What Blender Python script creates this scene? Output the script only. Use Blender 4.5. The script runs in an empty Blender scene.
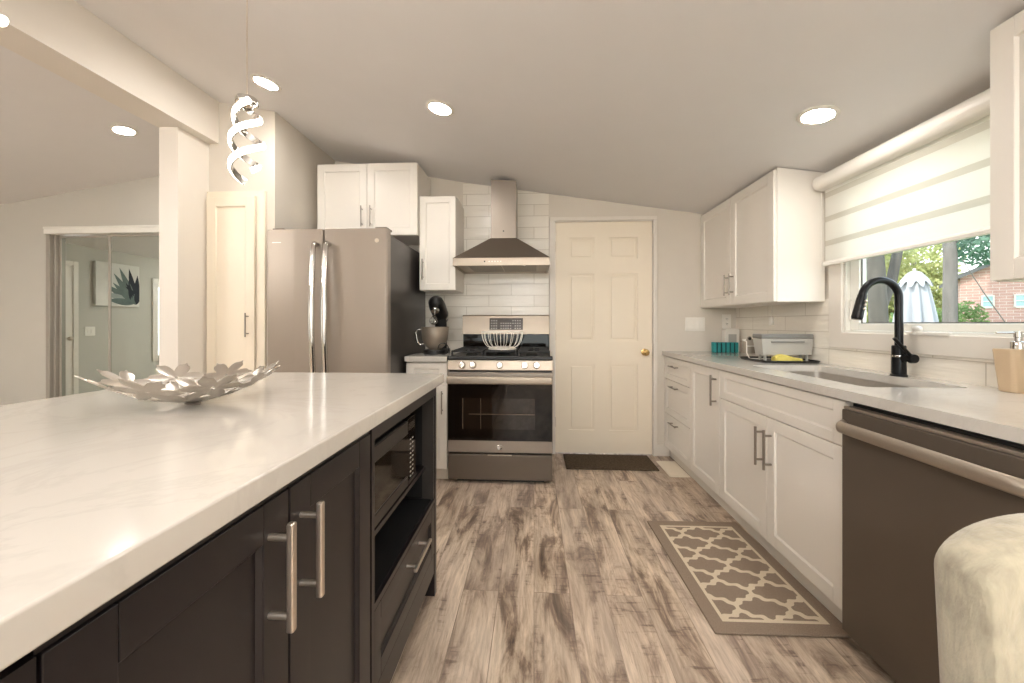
import bpy, bmesh, math, random
from mathutils import Vector, Matrix
from math import pi, sin, cos, radians, sqrt, atan2
random.seed(7)
scene = bpy.context.scene
COL = scene.collection

# ------------------------------------------------------------------ camera
cam_d = bpy.data.cameras.new('camera')
cam = bpy.data.objects.new('camera', cam_d); COL.objects.link(cam)
cam_d.sensor_width = 36.0
cam_d.lens = 390.0 / 1024.0 * 36.0
cam_d.shift_y = -18.0 / 1024.0
cam_d.clip_start = 0.05
cam.location = (0, 0, 1.15)
cam.rotation_euler = (pi/2, 0, math.atan(22/390))
scene.camera = cam

# ------------------------------------------------------------------ view
vs = scene.view_settings
vs.view_transform = 'Standard'; vs.look = 'None'; vs.gamma = 1.0; vs.use_curve_mapping = False
vs.exposure = 1.6
scene.cycles.diffuse_bounces = 8

# ------------------------------------------------------------------ world and sun
SKY = 1.35
w = bpy.data.worlds.new('sky'); scene.world = w; w.use_nodes = True
nt = w.node_tree; bg = nt.nodes['Background']
tc = nt.nodes.new('ShaderNodeTexCoord'); sp = nt.nodes.new('ShaderNodeSeparateXYZ')
cr = nt.nodes.new('ShaderNodeValToRGB')
nt.links.new(tc.outputs['Generated'], sp.inputs[0]); nt.links.new(sp.outputs['Z'], cr.inputs[0])
cr.color_ramp.elements[0].position = 0.0; cr.color_ramp.elements[0].color = (0.95, 0.97, 0.95, 1)
cr.color_ramp.elements[1].position = 0.8; cr.color_ramp.elements[1].color = (0.62, 0.78, 1.0, 1)
nt.links.new(cr.outputs[0], bg.inputs[0]); bg.inputs[1].default_value = SKY
sun_d = bpy.data.lights.new('sun', 'SUN'); sun_d.energy = 1.8; sun_d.angle = radians(3); sun_d.color = (1, .95, .85)
sun = bpy.data.objects.new('sun', sun_d); COL.objects.link(sun)
sun.rotation_euler = (radians(48), 0, radians(-65))
CAN = 62.0          # recessed light diffuser emission
PEND = 4.0          # pendant strip emission

FILL_GLOBE = 36.0         # opal globes of the added fill chandeliers

# ------------------------------------------------------------------ materials
def lin(c):
    c = c/255.0
    return c/12.92 if c <= 0.04045 else ((c+0.055)/1.055)**2.4
def rgb(r, g, b): return (lin(r), lin(g), lin(b), 1.0)

class NT:
    def __init__(s, name):
        s.m = bpy.data.materials.new(name); s.m.use_nodes = True
        s.t = s.m.node_tree; s.b = s.t.nodes['Principled BSDF']; s.out = s.t.nodes['Material Output']
    def n(s, typ, **kw):
        x = s.t.nodes.new(typ)
        for k, v in kw.items(): setattr(x, k, v)
        return x
    def link(s, a, b): s.t.links.new(a, b)
    def put(s, sock, v):
        if hasattr(v, 'is_output') or isinstance(v, bpy.types.NodeSocket): s.link(v, sock)
        else: sock.default_value = v
    def math(s, op, a, b=None, c=None):
        x = s.n('ShaderNodeMath', operation=op); s.put(x.inputs[0], a)
        if b is not None: s.put(x.inputs[1], b)
        if c is not None: s.put(x.inputs[2], c)
        return x.outputs[0]
    def mix(s, f, a, b, blend='MIX'):
        x = s.n('ShaderNodeMix', data_type='RGBA', blend_type=blend)
        s.put(x.inputs[0], f); s.put(x.inputs[6], a); s.put(x.inputs[7], b); return x.outputs[2]
    def coord(s, scale=(1,1,1), loc=(0,0,0), rot=(0,0,0)):
        a = s.n('ShaderNodeTexCoord'); mp = s.n('ShaderNodeMapping')
        mp.inputs['Scale'].default_value = scale; mp.inputs['Location'].default_value = loc; mp.inputs['Rotation'].default_value = rot
        s.link(a.outputs['Object'], mp.inputs[0]); return mp.outputs[0]
    def noise(s, vec, scale=5, detail=4, rough=.5, dist=0):
        x = s.n('ShaderNodeTexNoise'); s.link(vec, x.inputs['Vector'])
        x.inputs['Scale'].default_value = scale; x.inputs['Detail'].default_value = detail
        x.inputs['Roughness'].default_value = rough; x.inputs['Distortion'].default_value = dist
        return x.outputs[0]
    def ramp(s, f, stops):
        x = s.n('ShaderNodeValToRGB'); s.link(f, x.inputs[0]); e = x.color_ramp.elements
        while len(e) < len(stops): e.new(0.5)
        for k, (p, c) in enumerate(stops): e[k].position = p; e[k].color = c
        return x.outputs[0]
    def bump(s, h, strength=.2, dist=.01):
        x = s.n('ShaderNodeBump'); x.inputs['Strength'].default_value = strength; x.inputs['Distance'].default_value = dist
        s.link(h, x.inputs['Height']); s.link(x.outputs[0], s.b.inputs['Normal'])
    def set(s, **kw):
        names = dict(color='Base Color', rough='Roughness', metal='Metallic', spec='Specular IOR Level', coat='Coat Weight',
                     trans='Transmission Weight', emit='Emission Color', estr='Emission Strength', sheen='Sheen Weight', aniso='Anisotropic')
        for k, v in kw.items(): s.put(s.b.inputs[names[k]], v)
        return s

def plain(name, col, rough=.5, metal=0, spec=.5, var=.04, scale=6, bump=0, coat=0, bscale=60, stretch=(1,1,1)):
    m = NT(name); v = m.coord(stretch)
    nz = m.noise(v, scale, 3)
    c2 = tuple(min(1, x*(1-var*2)) for x in col[:3]) + (1,)
    m.set(color=m.mix(nz, col, c2), rough=rough, metal=metal, spec=spec, coat=coat)
    if bump: m.bump(m.noise(v, bscale, 2), bump, .002)
    return m.m

MAT = {}
MAT['wall'] = plain('wall paint', rgb(214,206,194), .75, var=.02, bump=.08, bscale=180)
MAT['wall_grey'] = plain('grey wall paint', rgb(196,193,184), .75, var=.02, bump=.08, bscale=180)
MAT['ceiling'] = plain('ceiling paint', rgb(226,224,223), .85, var=.02, bump=.08, bscale=120)
MAT['trim'] = plain('white trim paint', rgb(224,217,207), .4, var=.015)
MAT['door'] = plain('cream door paint', rgb(236,224,204), .4, var=.015)
MAT['cab'] = plain('white cabinet lacquer', rgb(231,225,216), .35, var=.012)
MAT['cab_in'] = plain('cabinet carcass', rgb(228,222,212), .5, var=.012)
MAT['dark'] = plain('black brown lacquer', rgb(30,25,27), .32, var=.08, scale=3)
MAT['dark_in'] = plain('black interior', rgb(12,11,12), .6)
MAT['black'] = plain('black plastic', rgb(20,19,19), .35)
MAT['black_matte'] = plain('matte black iron', rgb(30,28,27), .6, bump=.1)
MAT['black_metal'] = plain('matte black metal', rgb(30,30,32), .28, metal=.6)
MAT['nickel'] = plain('brushed nickel', rgb(218,207,194), .28, metal=.9, scale=30)
MAT['pewter'] = plain('satin pewter', rgb(158,149,139), .3, metal=.9, scale=30)
MAT['chrome'] = plain('polished chrome', rgb(215,212,208), .08, metal=1)
MAT['brass'] = plain('polished brass', rgb(214,180,120), .15, metal=1)
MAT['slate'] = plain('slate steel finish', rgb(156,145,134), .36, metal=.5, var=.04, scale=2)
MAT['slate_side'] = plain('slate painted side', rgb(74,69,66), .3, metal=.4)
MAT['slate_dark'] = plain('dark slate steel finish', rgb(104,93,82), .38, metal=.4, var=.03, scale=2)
MAT['steel'] = plain('brushed stainless steel', rgb(176,163,148), .38, metal=.65, var=.06, scale=40, stretch=(1,20,20))
MAT['steel_sink'] = plain('sink stainless steel', rgb(188,181,172), .36, metal=.7, var=.05, scale=30)
MAT['silver'] = plain('silver leaf metal', rgb(200,192,182), .3, metal=.9, var=.08, scale=25)
MAT['white_wire'] = plain('white coated wire', rgb(236,230,220), .35)
MAT['white_plastic'] = plain('white plastic', rgb(236,231,222), .4)
MAT['plate'] = plain('white switch plate plastic', rgb(240,235,226), .35)
MAT['grey_plastic'] = plain('grey plastic', rgb(132,130,126), .4)
MAT['grey_light'] = plain('pale grey plastic', rgb(180,177,170), .35)
MAT['taupe'] = plain('taupe plastic', rgb(158,148,134), .5)
MAT['teal'] = plain('teal sponge', rgb(40,150,152), .7, var=.15, scale=60, bump=.2)
MAT['teal_dark'] = plain('dark teal groove', rgb(18,60,64), .8)
MAT['yellow'] = plain('yellow cloth', rgb(225,208,110), .85, var=.1, scale=30, bump=.3)
MAT['soap'] = plain('beige ceramic', rgb(196,172,142), .45, var=.03)
MAT['glass_black'] = plain('black oven glass', rgb(20,14,10), .06, spec=.4)
MAT['glass_win'] = plain('brown tinted oven window', rgb(34,25,18), .05, spec=.7)
MAT['glass_line'] = plain('oven window outline', rgb(112,98,82), .3, metal=.5)
MAT['screen'] = plain('dark display', rgb(58,50,44), .2)
MAT['legend'] = plain('pale printed legend', rgb(196,190,180), .5)
MAT['mesh_filter'] = plain('hood filter aluminium', rgb(150,138,122), .4, metal=.9, var=.2, scale=120)
MAT['toe'] = plain('white toe kick', rgb(222,214,202), .5)
MAT['vent'] = plain('cream register metal', rgb(240,231,214), .4)
MAT['blue_white'] = plain('window vinyl', rgb(236,234,226), .35)
MAT['trim_dark'] = plain('dark steel trim', rgb(66,61,58), .35, metal=.6)
MAT['grey_seal'] = plain('grey seal', rgb(120,118,114), .6)
MAT['jamb'] = plain('grey metal jamb', rgb(168,162,152), .4, metal=.3)
MAT['rubber'] = plain('black rubber', rgb(16,16,16), .7)

def emis(name, col, s):
    m = NT(name); m.set(color=(1,1,1,1), emit=col, estr=s); return m.m
MAT['can'] = emis('recessed light diffuser', (1, .965, .92, 1), CAN)
MAT['globe'] = emis('added opal globe glass', (1, .965, .925, 1), FILL_GLOBE)
MAT['led'] = emis('pendant light strip', (1, .91, .80, 1), PEND)
MAT['hoodlamp'] = emis('hood lamp lens', (1, .9, .75, 1), 2.0)

def m_quartz():
    m = NT('white quartz'); v = m.coord()
    a = m.noise(v, 2.2, 6, .62, 1.6)
    vein = m.ramp(a, [(.47, (0,0,0,1)), (.5, (1,1,1,1)), (.53, (0,0,0,1))])
    b = m.noise(v, 1.1, 2)
    f = m.math('MULTIPLY', vein, m.math('MULTIPLY', b, .35))
    m.set(color=m.mix(f, rgb(203,198,190), rgb(172,167,160)), rough=.11, spec=.5); return m.m
MAT['quartz'] = m_quartz()

def m_floor():
    m = NT('weathered grey plank floor'); v = m.coord()
    sw = m.n('ShaderNodeMapping'); sw.inputs['Rotation'].default_value = (0,0,pi/2); m.link(v, sw.inputs[0])
    br = m.n('ShaderNodeTexBrick'); m.link(sw.outputs[0], br.inputs['Vector'])
    br.offset = .37; br.inputs['Scale'].default_value = 1; br.inputs['Brick Width'].default_value = 1.22
    br.inputs['Row Height'].default_value = .152; br.inputs['Mortar Size'].default_value = .0016
    br.inputs['Color1'].default_value = (0,0,0,1); br.inputs['Color2'].default_value = (1,1,1,1); br.inputs['Mortar'].default_value = (.5,.5,.5,1)
    pv = br.outputs['Color']
    off = m.n('ShaderNodeVectorMath', operation='MULTIPLY_ADD'); m.link(pv, off.inputs[0]); off.inputs[1].default_value = (13, 29, 7); m.link(v, off.inputs[2])
    def stretched(sc, scale, d, r=.55, dist=0):
        mp = m.n('ShaderNodeMapping'); mp.inputs['Scale'].default_value = sc; m.link(off.outputs[0], mp.inputs[0])
        return m.noise(mp.outputs[0], scale, d, r, dist)
    blotch = stretched((4.6, 1.15, 1), 2.3, 6, .68, .7)
    tone = stretched((5, .9, 1), 1.6, 4, .6, .4)
    grain = stretched((34, 2.2, 1), 3, 5, .65)
    saw = stretched((4, 30, 1), 2.0, 3, .6)
    crack = stretched((20, 1.6, 1), 2.0, 5, .7, 1.4)
    base = m.ramp(blotch, [(.33, rgb(88,71,60)), (.42, rgb(148,127,109)), (.49, rgb(204,185,163)), (.62, rgb(236,220,199))])
    tone2 = stretched((3.2, .55, 1), 1.5, 4, .62, .3)
    base = m.mix(1.0, base, m.ramp(tone2, [(.36, (.62,.59,.57,1)), (.48, (.88,.865,.85,1)), (.58, (1.05,1.04,1.03,1))]), 'MULTIPLY')
    tn = m.ramp(tone, [(.40, (0,0,0,1)), (.60, (1,1,1,1))])
    c = m.mix(m.math('MULTIPLY', tn, .32), base, rgb(164,146,134))
    c = m.mix(m.math('MULTIPLY', pv, .38), c, rgb(176,160,148))
    g2 = m.ramp(grain, [(.36, (.74,.72,.70,1)), (.60, (1.03,1.02,1.01,1))])
    c = m.mix(.9, c, g2, 'MULTIPLY')
    sawm = m.math('MULTIPLY', m.ramp(saw, [(.55,(0,0,0,1)), (.64,(1,1,1,1))]), m.ramp(tone, [(.42,(.0,.0,.0,1)), (.56,(1,1,1,1))]))
    c = m.mix(m.math('MULTIPLY', m.math('MULTIPLY', sawm, m.ramp(blotch, [(.46,(1,1,1,1)), (.56,(.0,.0,.0,1))])), .75), c, rgb(104,86,75))
    ck = m.ramp(crack, [(.29,(1,1,1,1)), (.34,(0,0,0,1))])
    c = m.mix(m.math('MULTIPLY', ck, .8), c, rgb(78,64,55))
    c = m.mix(m.math('MULTIPLY', br.outputs['Fac'], .5), c, rgb(120,104,90))
    m.set(color=c, rough=.42, spec=.4); m.bump(grain, .05, .003); return m.m
MAT['floor'] = m_floor()

def m_tile(name, axis):
    m = NT(name)
    a = m.n('ShaderNodeTexCoord'); s = m.n('ShaderNodeSeparateXYZ'); m.link(a.outputs['Object'], s.inputs[0])
    c = m.n('ShaderNodeCombineXYZ'); m.link(s.outputs['X' if axis == 'x' else 'Y'], c.inputs[0]); m.link(s.outputs['Z'], c.inputs[1])
    br = m.n('ShaderNodeTexBrick'); m.link(c.outputs[0], br.inputs['Vector']); br.offset = .5
    br.inputs['Scale'].default_value = 1; br.inputs['Brick Width'].default_value = .4; br.inputs['Row Height'].default_value = .1
    br.inputs['Mortar Size'].default_value = .0022; br.inputs['Mortar Smooth'].default_value = .2
    br.inputs['Color1'].default_value = rgb(236,230,219); br.inputs['Color2'].default_value = rgb(230,223,211); br.inputs['Mortar'].default_value = rgb(200,190,176)
    mp = m.n('ShaderNodeMapping'); mp.inputs['Scale'].default_value = (4, 38, 1); m.link(c.outputs[0], mp.inputs[0])
    wv = m.noise(mp.outputs[0], 1.0, 2, .5, .4)
    m.set(color=br.outputs['Color'], rough=.18, spec=.5)
    h = m.math('SUBTRACT', m.math('MULTIPLY', wv, .8), m.math('MULTIPLY', br.outputs['Fac'], .5))
    m.bump(h, .55, .008); return m.m
MAT['tile_x'] = m_tile('white wavy tile', 'x'); MAT['tile_y'] = m_tile('white wavy wall tile', 'y')

def m_rug(w, l):
    m = NT('trellis rug'); a = m.n('ShaderNodeTexCoord'); s = m.n('ShaderNodeSeparateXYZ'); m.link(a.outputs['Object'], s.inputs[0])
    x, y = s.outputs['X'], s.outputs['Y']
    u = m.math('DIVIDE', x, .205); v = m.math('DIVIDE', y, .185)
    p = m.math('ADD', u, v); q = m.math('SUBTRACT', u, v)
    def line(p, q):
        d = m.math('MULTIPLY', m.math('SINE', m.math('MULTIPLY', q, 2*pi)), .085)
        d2 = m.math('MULTIPLY', m.math('SINE', m.math('MULTIPLY', q, 6*pi)), .035)
        t = m.math('ADD', m.math('ADD', p, d), d2)
        return m.math('LESS_THAN', m.math('ABSOLUTE', m.math('SINE', m.math('MULTIPLY', t, pi))), .27)
    lat = m.math('MAXIMUM', line(p, q), line(q, p))
    ex = m.math('SUBTRACT', w/2, m.math('ABSOLUTE', x)); ey = m.math('SUBTRACT', l/2, m.math('ABSOLUTE', y))
    e = m.math('MINIMUM', ex, ey)
    inside = m.math('GREATER_THAN', e, .068)
    band = m.math('MULTIPLY', m.math('GREATER_THAN', e, .054), m.math('LESS_THAN', e, .068))
    f = m.math('MAXIMUM', band, m.math('MULTIPLY', lat, inside))
    nz = m.noise(a.outputs['Object'], 320, 2)
    br = m.mix(nz, rgb(166,148,130), rgb(116,101,88)); cr = m.mix(nz, rgb(226,212,188), rgb(196,180,156))
    m.set(color=m.mix(f, br, cr), rough=.95, spec=.1); m.bump(nz, .5, .004); return m.m
def m_carpet(name, c1, c2):
    m = NT(name); v = m.coord(); nz = m.math('ADD', m.math('MULTIPLY', m.noise(v, 70, 4, .8), 1.6), -.3)
    m.set(color=m.mix(nz, c1, c2), rough=.95, spec=.1); m.bump(nz, .6, .006); return m.m
MAT['doormat'] = m_carpet('brown doormat pile', rgb(112,96,78), rgb(34,28,24))

def m_fabric():
    m = NT('brushed velvet fabric'); v = m.coord((1,1,.45), rot=(0,.6,0))
    a = m.noise(v, 34, 3, .55, .3); b = m.noise(v, 180, 2)
    c = m.ramp(a, [(.30, rgb(150,142,124)), (.50, rgb(170,162,142)), (.70, rgb(184,176,154))])
    m.set(color=c, rough=.85, sheen=.4, spec=.2); m.bump(m.math('ADD', a, m.math('MULTIPLY', b, .3)), .35, .012); return m.m
MAT['velvet'] = m_fabric()

def m_blind():
    m = NT('zebra shade fabric'); a = m.n('ShaderNodeTexCoord'); s = m.n('ShaderNodeSeparateXYZ'); m.link(a.outputs['Object'], s.inputs[0])
    t = m.math('FRACT', m.math('DIVIDE', m.math('ADD', s.outputs['Z'], .03), .14))
    f = m.math('LESS_THAN', t, .22)
    col = m.mix(f, rgb(244,242,236), rgb(224,220,210))
    d = m.n('ShaderNodeBsdfDiffuse'); tr = m.n('ShaderNodeBsdfTranslucent'); m.link(col, d.inputs[0]); m.link(col, tr.inputs[0])
    mx = m.n('ShaderNodeMixShader'); mx.inputs[0].default_value = .5; m.link(d.outputs[0], mx.inputs[1]); m.link(tr.outputs[0], mx.inputs[2])
    m.link(mx.outputs[0], m.out.inputs[0]); return m.m
MAT['blind'] = m_blind()

def m_glass(name='window glass'):
    m = NT(name); t = m.n('ShaderNodeBsdfTransparent'); t.inputs[0].default_value = (.95,.97,.96,1)
    g = m.n('ShaderNodeBsdfGlossy'); g.inputs['Roughness'].default_value = .02
    fr = m.n('ShaderNodeLayerWeight'); fr.inputs[0].default_value = .5
    ff = m.math('ADD', m.math('MULTIPLY', m.math('POWER', fr.outputs['Facing'], 5), .6), .025)
    mx = m.n('ShaderNodeMixShader'); m.link(ff, mx.inputs[0]); m.link(t.outputs[0], mx.inputs[1]); m.link(g.outputs[0], mx.inputs[2])
    m.link(mx.outputs[0], m.out.inputs[0]); return m.m
MAT['glass'] = m_glass()
def m_mirror():
    m = NT('mirror'); m.set(color=(.60,.66,.63,1), rough=.01, metal=1); return m.m
MAT['mirror'] = m_mirror()

def m_leaf(name, c1, c2):
    m = NT(name); v = m.coord(); nz = m.noise(v, 1.3, 4, .6)
    col = m.ramp(nz, [(.3, c1), (.7, c2)])
    d = m.n('ShaderNodeBsdfDiffuse'); tr = m.n('ShaderNodeBsdfTranslucent'); m.link(col, d.inputs[0]); m.link(col, tr.inputs[0])
    mx = m.n('ShaderNodeMixShader'); mx.inputs[0].default_value = .4; m.link(d.outputs[0], mx.inputs[1]); m.link(tr.outputs[0], mx.inputs[2])
    m.link(mx.outputs[0], m.out.inputs[0]); return m.m
MAT['leaf_yellow'] = m_leaf('sunny yellow green leaves', rgb(140,154,92), rgb(212,208,152))
MAT['leaf_green'] = m_leaf('mid green leaves', rgb(92,128,84), rgb(160,178,120))
MAT['leaf_blue'] = m_leaf('cool green leaves', rgb(86,124,104), rgb(150,180,160))
MAT['bark'] = plain('grey bark', rgb(128,120,116), .9, var=.3, scale=9, bump=.5, bscale=20, stretch=(1,1,.2))  # bark grey lightened to put outdoor haze into the trunk colour
MAT['bark_dark'] = plain('dark bark', rgb(96,90,84), .9, var=.3, scale=9, bump=.5, bscale=20, stretch=(1,1,.2))
MAT['umbrella'] = plain('pale grey umbrella canvas', rgb(166,166,172), .8, var=.05)
MAT['lawn'] = plain('lawn', rgb(120,140,84), .95, var=.3, scale=4)
def m_brick():
    m = NT('red brick'); a = m.n('ShaderNodeTexCoord'); s = m.n('ShaderNodeSeparateXYZ'); m.link(a.outputs['Object'], s.inputs[0])
    c = m.n('ShaderNodeCombineXYZ'); m.link(m.math('ADD', s.outputs['X'], s.outputs['Y']), c.inputs[0]); m.link(s.outputs['Z'], c.inputs[1])
    br = m.n('ShaderNodeTexBrick'); m.link(c.outputs[0], br.inputs['Vector']); br.inputs['Scale'].default_value = 1
    br.inputs['Brick Width'].default_value = .3; br.inputs['Row Height'].default_value = .1; br.inputs['Mortar Size'].default_value = .008
    br.inputs['Color1'].default_value = rgb(204,160,150); br.inputs['Color2'].default_value = rgb(192,148,138); br.inputs['Mortar'].default_value = rgb(216,196,186)  # brick tones paled towards pink, painting in the haze outside
    m.set(color=br.outputs['Color'], rough=.9); return m.m
MAT['brick'] = m_brick()
MAT['pane_out'] = plain('house window glass', rgb(160,196,200), .05, spec=.8)
MAT['roof'] = plain('grey shingle roof', rgb(120,118,120), .9, var=.2, scale=8)

def m_canvas():
    m = NT('canvas print ground'); v = m.coord(); nz = m.noise(v, 3, 3)
    m.set(color=m.ramp(nz, [(.3, rgb(206,204,198)), (.7, rgb(232,230,224))]), rough=.8); return m.m
MAT['canvas'] = m_canvas()
MAT['petal_dark'] = plain('ink blue petal', rgb(46,52,62), .8, var=.3, scale=14)
MAT['petal_mid'] = plain('grey green petal', rgb(120,136,132), .8, var=.25, scale=14)
MAT['petal_pale'] = plain('pale grey petal', rgb(178,186,182), .8, var=.2, scale=14)

# ------------------------------------------------------------------ mesh helpers
TM = {}
def thing(name, label, cat, loc=(0,0,0), rz=0, group=None, kind=None):
    o = bpy.data.objects.new(name, None); COL.objects.link(o); o.empty_display_size = .1
    o.location = loc; o.rotation_euler = (0,0,rz)
    TM[o.name] = Matrix.Translation(loc) @ Matrix.Rotation(rz, 4, 'Z')
    if kind: o['kind'] = kind
    else: o['label'] = label; o['category'] = cat
    if group: o['group'] = group
    return o

class B:
    def __init__(s): s.bm = bmesh.new()
    def box(s, x0, x1, y0, y1, z0, z1, bev=0, seg=2, M=None):
        x0, x1 = min(x0,x1), max(x0,x1); y0, y1 = min(y0,y1), max(y0,y1); z0, z1 = min(z0,z1), max(z0,z1)
        mat = Matrix.Translation(((x0+x1)/2, (y0+y1)/2, (z0+z1)/2)) @ Matrix.Diagonal((x1-x0, y1-y0, z1-z0, 1))
        r = bmesh.ops.create_cube(s.bm, size=1, matrix=mat); vs_ = r['verts']
        if bev:
            es = {e for v in vs_ for e in v.link_edges}
            rr = bmesh.ops.bevel(s.bm, geom=list(es), offset=bev, segments=seg, profile=.5, affect='EDGES', clamp_overlap=True)
            vs_ = list({v for v in vs_ if v.is_valid} | set(rr['verts']))
        if M is not None: bmesh.ops.transform(s.bm, matrix=M, verts=vs_)
        return s
    def cyl(s, p0, p1, r, r2=None, n=16, cap=True):
        p0, p1 = Vector(p0), Vector(p1); d = p1-p0; L = d.length
        M = Matrix.Translation((p0+p1)/2) @ d.to_track_quat('Z', 'Y').to_matrix().to_4x4()
        bmesh.ops.create_cone(s.bm, cap_ends=cap, cap_tris=False, segments=n, radius1=r, radius2=r if r2 is None else r2, depth=L, matrix=M)
        return s
    def ball(s, c, r, n=16, m=10):
        if not hasattr(r, '__len__'): r = (r, r, r)
        bmesh.ops.create_uvsphere(s.bm, u_segments=n, v_segments=m, radius=1, matrix=Matrix.Translation(c) @ Matrix.Diagonal((*r, 1)))
        return s
    def sweep(s, pts, prof, closed=False, up=None, cap=True, scales=None):
        """sweep a closed 2-D profile along points"""
        pts = [Vector(p) for p in pts]; n = len(pts); rings = []
        N = None
        for i, p in enumerate(pts):
            if closed: t = (pts[(i+1) % n]-pts[i-1]).normalized()
            else: t = (pts[min(i+1, n-1)]-pts[max(i-1, 0)]).normalized()
            if up is not None:
                u = up(i) if callable(up) else Vector(up)
                N = (u - t*u.dot(t)).normalized()
            elif N is None:
                a = Vector((0,0,1)) if abs(t.z) < .9 else Vector((1,0,0)); N = (a - t*a.dot(t)).normalized()
            else: N = (N - t*N.dot(t)).normalized()
            Bn = t.cross(N); k = 1 if scales is None else scales[i]
            rings.append([s.bm.verts.new(p + N*a*k + Bn*b*k) for a, b in prof])
        m = len(prof)
        for i in range(n if closed else n-1):
            A, C = rings[i], rings[(i+1) % n]
            for j in range(m):
                s.bm.faces.new((A[j], A[(j+1) % m], C[(j+1) % m], C[j]))
        if cap and not closed:
            s.bm.faces.new(rings[0][::-1]); s.bm.faces.new(rings[-1])
        return s
    def tube(s, pts, r, n=8, closed=False, scales=None):
        return s.sweep(pts, [(r*cos(2*pi*k/n), r*sin(2*pi*k/n)) for k in range(n)], closed, scales=scales)
    def lathe(s, prof, c=(0,0,0), n=32, sx=1, sy=1, rot=0):
        c = Vector(c); rings = []
        for r, z in prof:
            if r < 1e-6: rings.append([s.bm.verts.new(c + Vector((0,0,z)))])
            else: rings.append([s.bm.verts.new(c + Vector((r*sx*cos(2*pi*k/n+rot), r*sy*sin(2*pi*k/n+rot), z))) for k in range(n)])
        for A, C in zip(rings, rings[1:]):
            for j in range(n):
                a = (A[0],) if len(A) == 1 else (A[j], A[(j+1) % n])
                b = (C[0],) if len(C) == 1 else (C[(j+1) % n], C[j])
                if len(a)+len(b) > 2: s.bm.faces.new(a+b)
        return s
    def prism(s, poly, axis, a, b, bev=0):
        """poly: 2-D points in the two other axes (in xyz order), extruded along axis a..b"""
        def P(u, v, t): return {'x': (t,u,v), 'y': (u,t,v), 'z': (u,v,t)}[axis]
        A = [s.bm.verts.new(P(u, v, a)) for u, v in poly]; C = [s.bm.verts.new(P(u, v, b)) for u, v in poly]
        n = len(poly); fs = [s.bm.faces.new(A[::-1]), s.bm.faces.new(C)]
        for i in range(n): fs.append(s.bm.faces.new((A[i], A[(i+1) % n], C[(i+1) % n], C[i])))
        if bev:
            es = {e for f in fs for e in f.edges}
            bmesh.ops.bevel(s.bm, geom=list(es), offset=bev, segments=2, profile=.5, affect='EDGES', clamp_overlap=True)
        return s
    def hexa(s, lo, hi):
        """frustum from two rectangles lo, hi = (x0,x1,y0,y1,z)"""
        def R(q): x0,x1,y0,y1,z = q; return [s.bm.verts.new(p) for p in ((x0,y0,z),(x1,y0,z),(x1,y1,z),(x0,y1,z))]
        A, C = R(lo), R(hi); s.bm.faces.new(A[::-1]); s.bm.faces.new(C)
        for i in range(4): s.bm.faces.new((A[i], A[(i+1)%4], C[(i+1)%4], C[i]))
        return s
    def make(s, name, mat, parent=None, world=False, loc=None, label=None, smooth=35):
        bmesh.ops.recalc_face_normals(s.bm, faces=s.bm.faces)
        if parent is not None and world:
            root = parent
            while root.parent: root = root.parent
            bmesh.ops.transform(s.bm, matrix=TM[root.name].inverted(), verts=s.bm.verts)
        elif parent is None and loc is not None:
            bmesh.ops.translate(s.bm, vec=-Vector(loc), verts=s.bm.verts)
        me = bpy.data.meshes.new(name); s.bm.to_mesh(me); s.bm.free()
        me.materials.append(MAT[mat] if isinstance(mat, str) else mat)
        if smooth:
            me.shade_smooth(); me.set_sharp_from_angle(angle=radians(smooth+12))
        o = bpy.data.objects.new(name, me); COL.objects.link(o)
        if parent is not None: o.parent = parent
        elif loc is not None: o.location = loc
        if smooth:
            wn_ = o.modifiers.new('weighted normals', 'WEIGHTED_NORMAL'); wn_.mode = 'FACE_AREA'; wn_.weight = 50; wn_.keep_sharp = True
        if label: o['label'] = label
        return o
def tag(o, label, cat, group=None):
    o['label'] = label; o['category'] = cat
    if group: o['group'] = group
    TM[o.name] = Matrix.Translation(o.location)
    return o
def struct(o): o['kind'] = 'structure'; TM[o.name] = Matrix.Translation(o.location); return o

# ------------------------------------------------------------------ room numbers
YB = 3.46            # back wall
XR = 1.745           # right wall
YM = 3.65            # closet wall
XL = -6.24           # left wall
YN = -2.6            # wall behind the camera
def cz(x): return 2.405 - .150*(x+.6) if x > -.6 else 2.405 - .19*(x+.6)                    # kitchen ceiling
def cl(x): return 2.607 + .152*(x + 3.709)         # left room ceiling

# ------------------------------------------------------------------ shell
struct(B().box(XL-.1, XR+.15, YN-.15, YM+.6, -.1, 0).make('floor', 'floor'))
struct(B().prism([(-2.3, cz(-2.3)), (-.6, cz(-.6)), (XR+.12, cz(XR+.12)), (XR+.12, 3.0), (-2.3, 3.0)], 'y', YN-.1, YB+.1).make('ceiling', 'ceiling'))
struct(B().prism([(XL-.1, cl(XL-.1)), (-2.36, cl(-2.36)), (-2.36, 3.1), (XL-.1, 3.1)], 'y', YN-.1, YM+.5).make('ceiling_left', 'ceiling'))
bw = B()
bw.box(-1.85, .165, YB, YB+.1, 0, 3.0); bw.box(1.05, XR+.12, YB, YB+.1, 0, 3.0); bw.box(.165, 1.05, YB, YB+.1, 2.058, 3.0)
struct(bw.make('wall_back', 'wall'))
# right wall with the window opening
WY0, WY1, WZ0, WZ1 = 1.27, 2.30, 1.10, 1.93
rw = B()
rw.box(XR, XR+.12, YN-.1, WY0, 0, 3.0); rw.box(XR, XR+.12, WY1, YB+.1, 0, 3.0)
rw.box(XR, XR+.12, WY0, WY1, 0, WZ0); rw.box(XR, XR+.12, WY0, WY1, WZ1, 3.0)
struct(rw.make('wall_right', 'wall'))
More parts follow.
